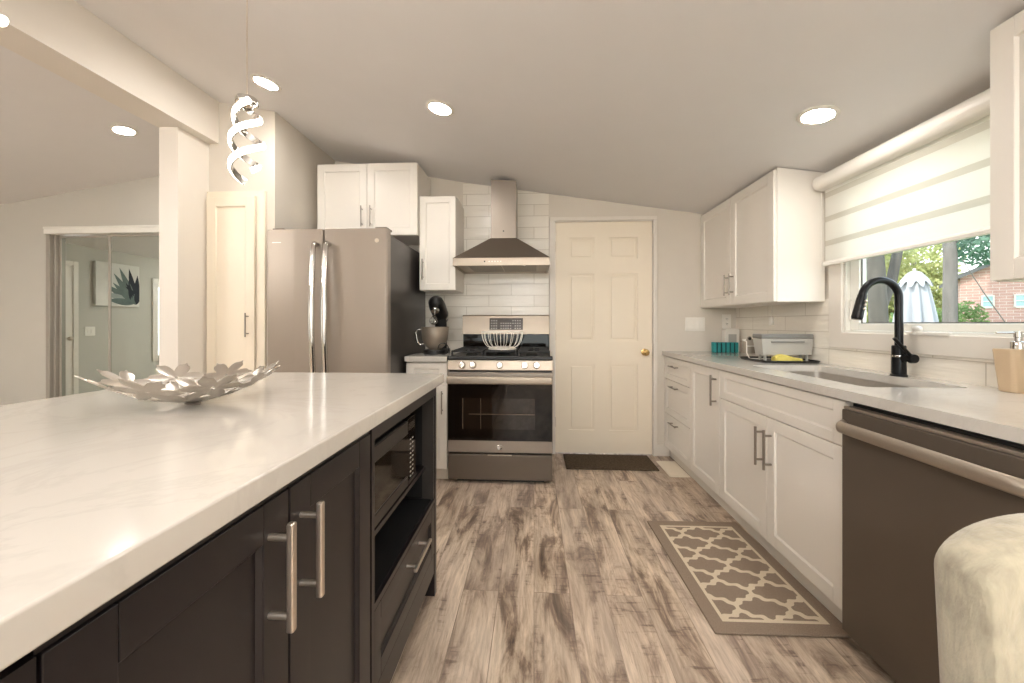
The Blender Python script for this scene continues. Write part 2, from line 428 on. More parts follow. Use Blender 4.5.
# pantry block and stub wall carrying the beam
struct(B().box(-2.424, -1.812, 2.634, YM+.1, 0, 2.95).make('wall_pantry', 'wall'))
struct(B().box(-2.424, -2.295, 2.393, 2.634, 0, 2.43).make('wall_stub', 'trim'))
struct(B().box(-2.43, -2.222, YN, 2.634, 2.42, 2.98).make('trim_beam', 'trim'))
# closet wall, opening 0..2.03 from -4.89 to -3.05
cw = B()
cw.box(XL-.1, -4.886, YM, YM+.1, 0, 3.0); cw.box(-3.05, -2.42, YM, YM+.1, 0, 3.0); cw.box(-4.886, -3.05, YM, YM+.1, 2.06, 3.0)
cw.box(-4.95, -3.0, YM+.42, YM+.46, 0, 2.2)
struct(cw.make('wall_closet', 'wall_grey'))
# left wall with a window
lw = B(); LY0, LY1, LZ0, LZ1 = .35, 1.22, .62, 1.80
lw.box(XL-.1, XL, YN-.1, LY0, 0, 3.0); lw.box(XL-.1, XL, LY1, YM+.1, 0, 3.0); lw.box(XL-.1, XL, LY0, LY1, 0, LZ0); lw.box(XL-.1, XL, LY0, LY1, LZ1, 3.0)
struct(lw.make('wall_left', 'wall_grey'))
# wall behind the camera with a wide unseen window, added to let in daylight
nw = B(); NX0, NX1, NZ0, NZ1 = -2.0, 1.0, .5, 2.0
nw.box(XL-.1, NX0, YN-.1, YN, 0, 3.0); nw.box(NX1, XR+.12, YN-.1, YN, 0, 3.0); nw.box(NX0, NX1, YN-.1, YN, 0, NZ0); nw.box(NX0, NX1, YN-.1, YN, NZ1, 3.0)
struct(nw.make('wall_front', 'wall'))
wf = thing('added_fill_window', None, None, (-.5, YN-.05, NZ0), kind='structure')
f = B()
for a, b in ((NX0, NX0+.06), (-.53, -.47), (NX1-.06, NX1)): f.box(a, b, YN-.09, YN-.01, NZ0, NZ1)
f.box(NX0+.06, NX1-.06, YN-.09, YN-.01, NZ0, NZ0+.06); f.box(NX0+.06, NX1-.06, YN-.09, YN-.01, NZ1-.06, NZ1)
f.make('window_frame', 'blue_white', wf, world=True)
B().box(NX0+.05, NX1-.05, YN-.054, YN-.05, NZ0+.05, NZ1-.05).make('pane', 'glass', wf, world=True)
# baseboards
struct(B().box(1.065, 1.172, YB-.014, YB, 0, .10, .004).make('baseboard_back', 'trim'))
struct(B().box(XL, -4.89, YM-.014, YM, 0, .10, .004).make('baseboard_closet', 'trim'))
# tiled splashbacks
struct(B().prism([(-1.0, .6), (.13, .6), (.13, cz(.13)-.003), (-.632, cz(-.632)-.003), (-.632, 1.43), (-1.0, 1.43)], 'y', YB-.012, YB).make('trim_1', 'tile_x'))
t2 = B(); t2.box(XR-.01, XR, 2.33, YB, .9, 1.30); t2.box(XR-.01, XR, -.4, 2.33, .9, 1.012)
struct(t2.make('trim_2', 'tile_y'))

# ------------------------------------------------------------------ doors
d = thing('door_1', None, None, (.61, YB, 0), kind='structure')
DX0, DX1, DH = .19, 1.03, 2.045
b = B(); y0 = YB+.012; b.box(DX0, DX1, y0+.012, y0+.04, .008, DH)
xs = [DX0, DX0+.117, DX0+.34, DX0+.467, DX0+.714, DX1]
zs = [.008, .21, .793, .996, 1.588, 1.719, 1.907, DH]
b.box(xs[0], xs[1], y0, y0+.012, .008, DH); b.box(xs[2], xs[3], y0, y0+.012, .008, DH); b.box(xs[4], xs[5], y0, y0+.012, .008, DH)
for i in (0, 2, 4, 6):
    for (a, c) in ((xs[1], xs[2]), (xs[3], xs[4])): b.box(a, c, y0, y0+.012, zs[i], zs[i+1])
for i in (1, 3, 5):
    for (a, c) in ((xs[1], xs[2]), (xs[3], xs[4])):
        b.box(a+.022, c-.022, y0+.002, y0+.0125, zs[i]+.022, zs[i+1]-.022, .008, 1)
b.make('door_slab', 'door', d, world=True)
k = B(); k.lathe([(0,0),(.03,0),(.03,.006),(.012,.01),(.012,.03),(.026,.042),(.03,.055),(.024,.07),(0,.074)], n=20)
bmesh.ops.transform(k.bm, matrix=Matrix.Translation((.965, y0, .9)) @ Matrix.Rotation(pi/2, 4, 'X'), verts=k.bm.verts)
k.make('door_knob', 'brass', d, world=True, label='polished brass knob')
for z in (.28, 1.05, 1.83):
    B().cyl((DX0-.004, y0-.006, z-.045), (DX0-.004, y0-.006, z+.045), .007, n=10).make('hinge', 'nickel', d, world=True)
c = B(); 
c.box(.135, .186, YB-.018, YB, 0, 2.052, .004); c.box(1.034, 1.066, YB-.018, YB, 0, 2.052, .004); c.box(.135, 1.066, YB-.018, YB, 2.052, 2.085, .004)
c.box(.165, .187, YB, YB+.06, 0, 2.05); c.box(1.033, 1.05, YB, YB+.06, 0, 2.05); c.box(.165, 1.05, YB, YB+.06, 2.047, 2.057)
c.make('door_casing', 'trim', d, world=True)

# mirrored sliding closet doors
for nm, x0, x1, yy in (('door_2', -4.82, -4.22, YM+.055), ('door_3', -4.25, -3.06, YM+.02)):
    d = thing(nm, None, None, ((x0+x1)/2, yy, 0), kind='structure')
    B().box(x0+.012, x1-.012, yy+.002, yy+.008, .05, 2.03).make('mirror_panel', 'mirror', d, world=True)
    f = B(); f.box(x0, x0+.022, yy-.006, yy+.016, .03, 2.04, .003); f.box(x1-.02, x1, yy-.006, yy+.016, .03, 2.04, .003)
    f.box(x0+.022, x1-.02, yy-.006, yy+.016, .03, .055); f.box(x0+.022, x1-.02, yy-.006, yy+.016, 2.02, 2.04)
    f.make('door_frame', 'jamb', d, world=True)
h = B(); h.box(-4.886, -3.05, YM-.03, YM+.09, 2.045, 2.115, .004); h.box(-4.886, -3.05, YM-.036, YM-.028, 2.095, 2.115, .003)
struct(h.make('trim_3', 'blue_white'))
j = B(); j.box(-4.886, -4.845, YM-.012, YM+.1, 0, 2.045, .004); j.box(-4.845, -4.822, YM+.02, YM+.1, 0, 2.045, .004)
struct(j.make('trim_4', 'jamb'))

# left wall: casing of a door, window and its blind (seen in the mirror)
d = thing('door_4', None, None, (XL, 2.9, 0), kind='structure')
c = B(); c.box(XL, XL+.02, 2.42, 2.48, 0, 1.99, .004); c.box(XL, XL+.02, 3.28, 3.34, 0, 1.99, .004); c.box(XL, XL+.02, 2.48, 3.28, 1.93, 1.99, .004)
c.make('door_casing', 'trim', d, world=True)
s_ = B(); s_.box(XL, XL+.008, 2.48, 3.28, .01, 1.93)
for z0, z1 in ((.2,.85), (1.0,1.8)):
    for a, e in ((2.57, 2.84), (2.93, 3.19)): s_.box(XL+.008, XL+.014, a, e, z0, z1, .004, 1)
s_.make('door_slab', 'trim', d, world=True)
B().ball((XL+.05, 2.54, .95), (.028,.028,.028)).cyl((XL+.01,2.54,.95), (XL+.04,2.54,.95), .01).make('door_knob', 'nickel', d, world=True)
wn = thing('window_2', None, None, (XL, .78, LZ0), kind='structure')
f = B()
f.box(XL, XL+.02, LY1, LY1+.09, LZ0-.09, LZ1+.09, .004); f.box(XL, XL+.02, LY0-.09, LY0, LZ0-.09, LZ1+.09, .004)
f.box(XL, XL+.02, LY0, LY1, LZ1, LZ1+.09, .004); f.box(XL, XL+.03, LY0, LY1, LZ0-.09, LZ0, .004)
f.make('window_casing', 'trim', wn, world=True)
B().box(XL-.06, XL-.056, LY0, LY1, LZ0, LZ1).make('pane', 'glass', wn, world=True)
bl = thing('slatted_blind', 'white slatted blind hanging in the side window, seen in the closet mirror', 'blind', (XL-.02, .78, LZ0))
B().box(XL-.04, XL-.005, LY0+.01, LY1-.01, LZ1-.05, LZ1-.005, .004).make('headrail', 'white_plastic', bl, world=True)
sl = B()
for k in range(17):
    z = LZ0+.04 + k*.064
    sl.box(-.02, .02, LY0+.02, LY1-.02, -.0015, .0015, M=Matrix.Translation((XL-.022, 0, z)) @ Matrix.Rotation(.5, 4, 'Y'))
sl.make('slats', 'white_plastic', bl, world=True)
# canvas print
cv = thing('canvas_print', 'canvas print of grey and ink blue petals, seen in the closet mirror', 'picture', (XL, 1.888, 1.407))
B().box(XL+.004, XL+.04, 1.546, 2.23, 1.407, 2.041, .004).make('stretched_canvas', 'canvas', cv, world=True)
def petal(bb, y, z, ang, L, W, x):
    pts = []
    for k in range(14):
        t = k/13; pts.append((t*L, W*sin(pi*t**.8)))
    pts += [(p[0], -p[1]) for p in reversed(pts[1:-1])]
    V = [(y + a*cos(ang) - q*sin(ang), z + a*sin(ang) + q*cos(ang)) for a, q in pts]
    V = [(min(2.225, max(1.55, a)), min(2.036, max(1.412, q))) for a, q in V]
    bb.prism(V, 'x', x, x+.0015)
pd, pm, pp = B(), B(), B()
# the mirror shows this wall flipped: the flower grows from the low-Y lower corner
for i, (a, L) in enumerate(((1.62,.46),(1.38,.56),(1.15,.60),(.95,.56),(1.75,.3),(.75,.46))):
    petal(pd if i in (0, 1, 4) else pm, 1.60, 1.44, a, L, .05, XL+.041+.0004*i)
for i, (a, L) in enumerate(((.55,.50),(.32,.46),(.10,.40),(.85,.36))):
    petal(pp if i % 2 else pm, 1.62, 1.46, a, L, .05, XL+.0405+.0004*i)
for i, (a, L) in enumerate(((.6,.20),(1.0,.24),(1.35,.26),(1.5,.3))):
    petal(pd, 1.60+.03*i, 1.60-.03*i, a, L, .020, XL+.044+.0004*i)
pd.make('dark_petals', 'petal_dark', cv, world=True); pm.make('mid_petals', 'petal_mid', cv, world=True); pp.make('pale_petals', 'petal_pale', cv, world=True)

# ------------------------------------------------------------------ switch plates and outlets
def wall_plate(name, label, cat, c, w, h, kind, n, rz=0):
    t = thing(name, label, cat, c, rz)
    B().box(-w/2, w/2, -.007, 0, 0, h, .003).make('cover_plate', 'plate', t)
    for i in range(n):
        x = (i-(n-1)/2)*.046
        if kind == 'rocker':
            B().box(x-.016, x+.016, -.010, -.005, h/2-.033, h/2+.033, .002).make('rocker', 'plate', t)
        else:
            B().box(x-.017, x+.017, -.010, -.005, h/2+.006, h/2+.036, .004).box(x-.017, x+.017, -.010, -.005, h/2-.036, h/2-.006, .004).make('receptacle', 'plate', t)
            for dz in (.021, -.021):
                q = B()
                q.box(x-.008, x-.005, -.0106, -.009, h/2+dz-.004, h/2+dz+.006); q.box(x+.005, x+.008, -.0106, -.009, h/2+dz-.004, h/2+dz+.006)
                q.cyl((x, -.0106, h/2+dz-.009), (x, -.009, h/2+dz-.009), .0025, n=8)
                q.make('slots', 'black', t)
    return t
wall_plate('light_switch', 'white triple light switch plate on the back wall beside the door', 'switch', (1.39, YB-.0005, 1.085), .168, .118, 'rocker', 3)
wall_plate('wall_outlet', 'white outlet plate low on the back wall under the upper cabinet', 'outlet', (1.655, YB-.0005, 1.11), .074, .118, 'outlet', 1)
wall_plate('light_switch', 'white double light switch plate below the canvas print, seen in the mirror', 'switch', (XL+.0005, 2.27, .98), .125, .125, 'rocker', 2, rz=pi/2)

# ------------------------------------------------------------------ recessed lights
def can(x, y, label, zf, slope, group=None):
    z = zf(x); t = thing('recessed_light', label, 'ceiling light', (x, y, z), 0, group)
    slope = zf(x+.01) - zf(x-.01); R = Matrix.Rotation(-math.atan(slope/.02), 4, 'Y')
    r = B(); r.lathe([(.062, -.001), (.080, -.001), (.083, -.004), (.080, -.007), (.064, -.010), (.062, -.008)], n=32)
    r.bm.faces.ensure_lookup_table(); bmesh.ops.transform(r.bm, matrix=R, verts=r.bm.verts)
    r.make('trim_ring', 'white_plastic', t)
    e = B(); e.lathe([(0, -.008), (.040, -.0075), (.063, -.0055)], n=32); bmesh.ops.transform(e.bm, matrix=R, verts=e.bm.verts)
    e.make('diffuser', 'can', t)
can(-.541, 2.225, 'round recessed ceiling light in front of the range hood', cz, None)
can(1.314, 1.884, 'round recessed ceiling light near the window blind', cz, None)
can(-1.604, 2.251, 'round recessed ceiling light behind the spiral pendant', cz, None)
can(-3.235, 2.904, 'round recessed ceiling light in the left room beyond the beam', cl, .152)
for x, y in ((-1.3, -.8), (.45, -.8), (-1.3, -2.0), (.45, -2.0), (.95, .15)):  # unseen ceiling lights added to brighten the kitchen
    can(x, y, 'added recessed kitchen fill light behind the viewpoint', cz, None, 'added kitchen fill lights behind the viewpoint')
for x, y in ((-5.2, 1.2), (-3.7, .6), (-4.4, -1.2)):  # out-of-view ceiling lights added to fill the left room
    can(x, y, 'added recessed fill light further back in the left room', cl, .152, 'added left room fill lights behind the viewpoint')

def added_globe_lamp(x, y, drop, label, zf, n=5, R_=.26):
    z = zf(x); t = thing('added_chandelier', label, 'chandelier', (x, y, z-drop))
    b = B(); b.lathe([(0,-.03),(.06,-.03),(.065,-.022),(.065,.012)], (x, y, z), 24); b.make('ceiling_rose', 'nickel', t, world=True)
    B().cyl((x, y, z-drop), (x, y, z-.028), .008, n=12).ball((x, y, z-drop), .03).make('stem', 'nickel', t, world=True)
    for k in range(n):
        a = 2*pi*k/n; ex, ey = x+R_*cos(a), y+R_*sin(a)
        B().tube([(x, y, z-drop), (x+.6*R_*cos(a), y+.6*R_*sin(a), z-drop-.03), (ex, ey, z-drop+.03)], .007, 8).make('arm', 'nickel', t, world=True)
        B().ball((ex, ey, z-drop+.095), .07, 20, 14).make('globe', 'globe', t, world=True)
added_globe_lamp(-.25, -1.5, .50, 'added five-globe fill chandelier behind the viewpoint over the dining end of the kitchen', cz)  # invented lamp, put in so more light reaches the kitchen ceiling
added_globe_lamp(-4.3, -.4, .45, 'added five-globe fill chandelier further back in the left room', cl)  # unseen lamp put in to light the left room

# ------------------------------------------------------------------ cabinet helpers (local: x along the front, y into the cabinet, z up)
def shaker(parent, name, x0, x1, z0, z1, mat='cab', st=.058, t=.02, rec=.009, st_z=None):
    sz = st if st_z is None else st_z
    b = B()
    b.box(x0, x0+st, 0, t, z0, z1, .0015, 1); b.box(x1-st, x1, 0, t, z0, z1, .0015, 1)
    b.box(x0+st, x1-st, 0, t, z0, z0+sz, .0015, 1); b.box(x0+st, x1-st, 0, t, z1-sz, z1, .0015, 1)
    b.box(x0+st-.002, x1-st+.002, rec, t-.002, z0+sz-.002, z1-sz+.002)
    # sloped inner edge of the frame
    a0, a1, c0, c1, e = x0+st, x1-st, z0+sz, z1-sz, .006
    for (p, q, r_, s2) in (((a0,c0),(a1,c0),(a1-e,c0+e),(a0+e,c0+e)), ((a1,c0),(a1,c1),(a1-e,c1-e),(a1-e,c0+e)), ((a1,c1),(a0,c1),(a0+e,c1-e),(a1-e,c1-e)), ((a0,c1),(a0,c0),(a0+e,c0+e),(a0+e,c1-e))):
        V = [b.bm.verts.new((p[0], .0025, p[1])), b.bm.verts.new((q[0], .0025, q[1])), b.bm.verts.new((r_[0], rec-.0004, r_[1])), b.bm.verts.new((s2[0], rec-.0004, s2[1]))]
        b.bm.faces.new(V)
    return b.make(name, mat, parent)
def pull(door, cx, cz_, L, axis, r=.006, off=.034, mat='pewter', sq=False):
    b = B(); h = L/2; k = L*.36
    if axis == 'z':
        b.box(cx-r, cx+r, -off-r, -off+r, cz_-h, cz_+h, r*.5) if sq else b.cyl((cx, -off, cz_-h), (cx, -off, cz_+h), r, n=14)
        for s in (-1, 1): b.cyl((cx, -off, cz_+s*k), (cx, .001, cz_+s*k), r*.9, n=10)
    else:
        b.box(cx-h, cx+h, -off-r, -off+r, cz_-r, cz_+r, r*.5) if sq else b.cyl((cx-h, -off, cz_), (cx+h, -off, cz_), r, n=14)
        for s in (-1, 1): b.cyl((cx+s*k, -off, cz_), (cx+s*k, .001, cz_), r*.9, n=10)
    return b.make('handle', mat, door)
def open_box(name, parent, x0, x1, y0, y1, z0, z1, t=.018, mat='cab_in', top=True):
    b = B(); b.box(x0, x0+t, y0, y1, z0, z1); b.box(x1-t, x1, y0, y1, z0, z1); b.box(x0+t, x1-t, y0, y1, z0, z0+t)
    if top: b.box(x0+t, x1-t, y0, y1, z1-t, z1)
    else: b.box(x0+t, x1-t, y0, y0+.02, z1-.05, z1)
    b.box(x0+t, x1-t, y1-t, y1, z0+t, z1-t)
    return b.make(name, mat, parent)

# ------------------------------------------------------------------ right run (faces at X = 1.13), local x runs towards the camera
XF = 1.13; RD = XR-.013-XF; CT = .875; TK = .093
def base_cab(name, label, yfar, w, kick=True, top=True):
    t = thing(name, label, 'cabinet', (XF, yfar, 0), -pi/2)
    open_box('carcass', t, 0, w, .021, RD, TK, CT-.002, top=top)
    if kick: B().box(0, w, .048, .062, 0, TK).make('toe_kick', 'toe', t)
    return t
g = .002
# drawer stack at the far end
t = base_cab('base_cabinet', 'white base cabinet with three drawers beside the back wall', YB-.003, .561)
for i, (z0, z1, hz) in enumerate(((.683, .866, .80), (.388, .679, .632), (TK, .384, .335))):
    dd = shaker(t, 'drawer_front', g, .559, z0, z1, st_z=.05 if i else .042)
    pull(dd, .26, hz, .16, 'x', r=.005, off=.03)
# narrow door cabinet
t = base_cab('base_cabinet', 'narrow white base cabinet with one door between drawers and sink cabinet', 2.896, .448)
dd = shaker(t, 'cabinet_door', g, .446, TK, .866); pull(dd, .405, .735, .19, 'z')
# sink cabinet
t = base_cab('sink_cabinet', 'wide white sink base cabinet with two doors below the faucet', 2.446, .963, top=False)
shaker(t, 'false_front', g, .961, .70, .866, st_z=.042)
dd = shaker(t, 'cabinet_door', g, .481, TK, .696); pull(dd, .446, .545, .19, 'z')
dd = shaker(t, 'cabinet_door', .483, .961, TK, .696); pull(dd, .518, .545, .19, 'z')
# dishwasher
t = thing('dishwasher', 'dark slate dishwasher with a wide bar handle under the right counter', 'dishwasher', (XF, 1.480, 0), -pi/2)
DW = .60
open_box('tub', t, .006, DW-.006, .02, RD-.02, .05, .862, mat='black')
b = B(); b.box(.003, DW-.003, -.018, .018, .045, .842, .004)
b.make('door_panel', 'slate_dark', t)
B().box(.004, DW-.004, -.012, .02, .8425, .853, .002).make('control_strip', 'steel', t)
b = B()
prof = [(.021*cos(a), .013*sin(a)) for a in [2*pi*k/14 for k in range(14)]]
pts = []
for k in range(21):
    u = k/20; x = .012 + u*(DW-.024); y = -.052 if .06 < u < .94 else -.052 + .034*(1-min(u, 1-u)/.06)**2
    pts.append((x, y, .785))
b.sweep(pts, prof, up=(0,0,1)); b.make('handle', 'steel', t)
B().box(.01, DW-.01, .045, .06, 0, .049).make('kick_plate', 'black', t)
# one more cabinet carries the counter beyond the frame
t = base_cab('base_cabinet', 'white base cabinet on the near side of the dishwasher', .878, .58)
dd = shaker(t, 'cabinet_door', g, .289, TK, .866); pull(dd, .265, .70, .19, 'z')
dd = shaker(t, 'cabinet_door', .291, .578, TK, .866); pull(dd, .335, .70, .19, 'z')

# countertop with the sink cut-out
SX0, SX1, SY0, SY1 = 1.25, 1.628, 1.545, 2.33
b = B(); XC = 1.112; XE = XR-.011
def rrect(x0, x1, y0, y1, r, n=6):
    P = []
    for cx, cy, a0 in ((x1-r, y1-r, 0), (x0+r, y1-r, pi/2), (x0+r, y0+r, pi), (x1-r, y0+r, 3*pi/2)):
        for k in range(n+1): a = a0 + pi/2*k/n; P.append((cx+r*cos(a), cy+r*sin(a)))
    return P
def slab_with_hole(bb, x0, x1, y0, y1, hole, z0, z1):
    outer = [(x1,y1),(x0,y1),(x0,y0),(x1,y0)]; n = len(hole)//4
    top = []
    for z in (z1, z0):
        O = [bb.bm.verts.new((*p, z)) for p in outer]; H = [bb.bm.verts.new((*p, z)) for p in hole]
        for q in range(4):
            for k in range(n-1): bb.bm.faces.new((O[q], H[q*n+k], H[q*n+k+1]))
            bb.bm.faces.new((O[q], H[q*n+n-1], H[(q*n+n) % len(hole)], O[(q+1) % 4]))
        top.append((O, H))
    (O, H), (O2, H2) = top
    for i in range(4): bb.bm.faces.new((O[i], O[(i+1)%4], O2[(i+1)%4], O2[i]))
    for i in range(len(H)): bb.bm.faces.new((H[i], H[(i+1)%len(H)], H2[(i+1)%len(H)], H2[i]))
slab_with_hole(b, XC, XE, .29, YB-.002, rrect(SX0, SX1, SY0, SY1, .03), CT, .91)
ct = tag(b.make('countertop', 'quartz', loc=(1.42, 1.8, CT)), 'long white quartz countertop under the window holding the sink', 'countertop')

# sink
t = thing('kitchen_sink', 'double bowl stainless steel sink set under the window counter', 'sink', ((SX0+SX1)/2, (SY0+SY1)/2, .70))
ymid = 1.76
for i, (a, e) in enumerate(((SY0-.003, ymid-.012), (ymid+.012, SY1+.003))):
    b = B(); P = rrect(SX0-.003, SX1+.003, a, e, .032); cx, cy = (SX0+SX1)/2, (a+e)/2
    loops = []
    for kz, zz in ((1.0, CT-.001), (.985, CT-.10), (.96, .715), (.88, .70)):
        loops.append([b.bm.verts.new((cx+(x-cx)*kz, cy+(y-cy)*kz, zz)) for x, y in P])
    for A, C in zip(loops, loops[1:]):
        for k in range(len(P)): b.bm.faces.new((A[k], A[(k+1)%len(P)], C[(k+1)%len(P)], C[k]))
    b.bm.faces.new(loops[-1])
    bo = b.make('sink_bowl', 'steel_sink', t, world=True)
    B().lathe([(0,.7015),(.02,.7015),(.024,.705),(.042,.704),(.044,.701)], (cx, cy, 0), 24).make('drain', 'chrome', bo, world=True)
B().box(SX0, SX1, ymid-.014, ymid+.014, CT-.03, CT-.012, .006).make('divider', 'steel_sink', t, world=True)

# faucet
FX, FY = 1.664, 1.878
t = thing('kitchen_faucet', 'tall matte black gooseneck faucet with pull-down spray head behind the sink', 'faucet', (FX, FY, .91))
B().lathe([(0,0),(.031,0),(.031,.006),(.026,.010),(.0255,.135),(.023,.14),(0,.14)], (FX, FY, .91), 28).make('base', 'black_metal', t, world=True)
pts = [(FX, FY, 1.045 + .01*k) for k in range(0, 22, 2)]
R = .080; zc = 1.268
for k in range(1, 25):
    a = pi*k/24*.95; pts.append((FX - R + R*cos(a), FY, zc + R*sin(a)))
B().tube(pts, .0155, 16).make('spout', 'black_metal', t, world=True)
pe = Vector(pts[-1]); dirn = (Vector(pts[-1]) - Vector(pts[-2])).normalized()
b = B(); b.cyl(pe, pe+dirn*.018, .017, .019, 20).cyl(pe+dirn*.018, pe+dirn*.105, .019, .022, 20).cyl(pe+dirn*.105, pe+dirn*.115, .022, .019, 20)
sh = b.make('spray_head', 'black_metal', t, world=True)
b = B()
for s in (.03, .048, .066): b.ball(pe+dirn*s+Vector((.006, -.021, 0)), (.006,.006,.007), 10, 6)
b.make('button', 'nickel', sh, world=True)
b = B(); b.cyl((FX, FY-.02, .995), (FX, FY-.062, .995), .016, n=20).cyl((FX, FY-.058, .995), (FX, FY-.075, .995), .021, .019, 20)
lv = b.make('handle_hub', 'black_metal', t, world=True)
B().tube([(FX-.003, FY-.066, 1.0), (FX-.03, FY-.062, 1.035), (FX-.072, FY-.058, 1.085)], .0072, 10).make('lever', 'black_metal', t, world=True)
B().lathe([(.0258,.012),(.0262,.013),(.0262,.020),(.0258,.021)], (FX, FY, .985), 28).make('collar', 'chrome', t, world=True)

# soap dispenser
SXc, SYc = 1.692, 1.462
t = thing('soap_dispenser', 'beige tapered soap dispenser with chrome pump on the right counter', 'soap dispenser', (SXc, SYc, .91))
b = B()
loops = []
for hw, hd, z in ((.040, .025, .9105), (.043, .027, .9145), (.056, .034, 1.056), (.055, .033, 1.061)):
    loops.append([b.bm.verts.new((SXc+x, SYc+y, z)) for x, y in rrect(-hw, hw, -hd, hd, .012, 4)])
for A, C in zip(loops, loops[1:]):
    for k in range(len(A)): b.bm.faces.new((A[k], A[(k+1)%len(A)], C[(k+1)%len(A)], C[k]))
b.bm.faces.new(loops[0][::-1]); b.bm.faces.new(loops[-1])
b.make('bottle', 'soap', t, world=True)
b = B(); b.lathe([(0,1.0605),(.019,1.0605),(.019,1.084),(.015,1.088),(.009,1.089),(.009,1.10),(.0115,1.102),(.0115,1.122),(0,1.124)], (SXc, SYc, 0), 20)
b.cyl((SXc, SYc, 1.117), (SXc-.062, SYc+.01, 1.117), .0042, .003, 10); b.make('pump', 'chrome', t, world=True)

# ------------------------------------------------------------------ dish drying things at the far end of the right counter
t = thing('sponge_block', 'teal ribbed scrub sponge block in the far corner of the counter', 'sponge', (1.565, 3.29, .91))
b = B()
for k in range(6): b.box(1.477+.035*k, 1.502+.035*k, 3.30, 3.345, .9105, .995, .004)
b.make('rib', 'teal', t, world=True)
B().box(1.481, 1.675, 3.305, 3.340, .911, .99).make('core', 'teal_dark', t, world=True)
t = thing('soap_box', 'white box standing behind the teal sponge block', 'box', (1.655, 3.40, .91))
b = B(); b.prism([(1.60, .9105), (1.715, .9105), (1.715, 1.095), (1.70, 1.108), (1.615, 1.108), (1.60, 1.095)], 'y', 3.36, 3.43, .003); b.make('carton', 'white_plastic', t, world=True)
B().box(1.625, 1.69, 3.3585, 3.361, .98, 1.06, .001).make('panel_label', 'grey_light', t, world=True)
t = thing('drain_tray', 'black drain tray with raised rim lying on the counter left of the sink', 'tray', (1.56, 2.60, .91))
b = B(); P = rrect(1.40, 1.725, 2.435, 2.76, .04, 5)
b.prism(P, 'z', .9105, .914)
b.make('tray_base', 'black', t, world=True)
B().tube([(x, y, .920) for x, y in P], .005, 8, closed=True).make('rim', 'black', t, world=True)
t = thing('dish_rack', 'taupe cutlery holder on wire frame with three round lobes on the drain tray', 'dish rack', (1.48, 2.70, .915))
b = B(); hx0_, hx1_, hy_ = 1.415, 1.548, 2.68
poly = [(hx0_, .950), (hx1_, .950), (hx1_, 1.045)]
for cx in (hx1_-.018, (hx0_+hx1_)/2, hx0_+.018):
    for k in range(9): a = pi*k/8; poly.append((cx+.014*cos(a), 1.047+.018*sin(a)))
poly.append((hx0_, 1.045)); b.prism(poly, 'y', hy_, hy_+.009)
b.box(hx0_, hx1_, hy_+.009, hy_+.055, .950, .954); b.box(hx0_, hx0_+.004, hy_+.009, hy_+.055, .954, 1.03); b.box(hx1_-.004, hx1_, hy_+.009, hy_+.055, .954, 1.03); b.box(hx0_+.004, hx1_-.004, hy_+.051, hy_+.055, .954, 1.03)
b.make('cutlery_holder', 'taupe', t, world=True)
for cx in (hx1_-.018, (hx0_+hx1_)/2, hx0_+.018): B().cyl((cx, hy_-.0015, 1.049), (cx, hy_+.0005, 1.049), .0105, n=16).make('cut_out', 'black', t, world=True)
fr = B()
for x in (hx0_-.006, hx1_+.006): fr.tube([(x, hy_+.045, 1.04), (x, hy_-.008, 1.03), (x, hy_-.010, .955), (x+.006, hy_-.03, .922), (x+.01, hy_-.05, .921)], .0032, 8)
fr.tube([(hx0_-.006, hy_-.008, 1.0), (hx1_+.006, hy_-.008, 1.0)], .0025, 8); fr.tube([(hx0_+.004, hy_-.05, .921), (hx1_+.016, hy_-.05, .921)], .0032, 8)
fr.tube([(hx0_-.006, hy_+.045, 1.04), (hx1_+.006, hy_+.045, 1.04)], .0032, 8)
fr.make('wire_frame', 'white_wire', t, world=True)
t = thing('storage_bin', 'pale grey plastic bin with darker rim standing at the back of the drain tray', 'bin', (1.57, 2.55, .914))
b = B(); b.hexa((1.425, 1.715, 2.515, 2.60, .955), (1.415, 1.724, 2.51, 2.61, 1.055)); [b.box(x, x+.012, y, y+.012, .9145, .956) for x in (1.44, 1.69) for y in (2.525, 2.58)]; b.make('bin_body', 'grey_light', t, world=True)
B().box(1.412, 1.727, 2.507, 2.613, 1.0555, 1.084, .006).make('rim', 'grey_plastic', t, world=True)
b = B(); b.box(1.47, 1.67, 2.504, 2.512, 1.030, 1.042, .003); b.make('grip', 'grey_plastic', t, world=True)
# sponge cloth lying in the tray
b = B(); n = 14
top, bot = [], []
for i in range(n+1):
    u = i/n; rt, rb_ = [], []
    for j in range(6):
        v = j/5
        x = 1.465 + u*.16; y = 2.475 + .05*(v-.5) + .006*sin(u*9); z = .936 + .010*sin(u*5+.6) + .006*sin(v*4)
        hh = .012*(1-abs(2*u-1)**4)
        rt.append(b.bm.verts.new((x, y, z+hh))); rb_.append(b.bm.verts.new((x, y, .921)))
    top.append(rt); bot.append(rb_)
for i in range(n):
    for j in range(5):
        b.bm.faces.new((top[i][j], top[i+1][j], top[i+1][j+1], top[i][j+1])); b.bm.faces.new((bot[i][j], bot[i][j+1], bot[i+1][j+1], bot[i+1][j]))
    b.bm.faces.new((top[i][0], bot[i][0], bot[i+1][0], top[i+1][0])); b.bm.faces.new((top[i][5], top[i+1][5], bot[i+1][5], bot[i][5]))
for i in (0, n):
    for j in range(5): b.bm.faces.new((top[i][j], top[i][j+1], bot[i][j+1], bot[i][j]))
tag(b.make('dish_cloth', 'yellow', loc=(1.545, 2.475, .921)), 'folded yellow dish cloth lying on the black drain tray', 'cloth')
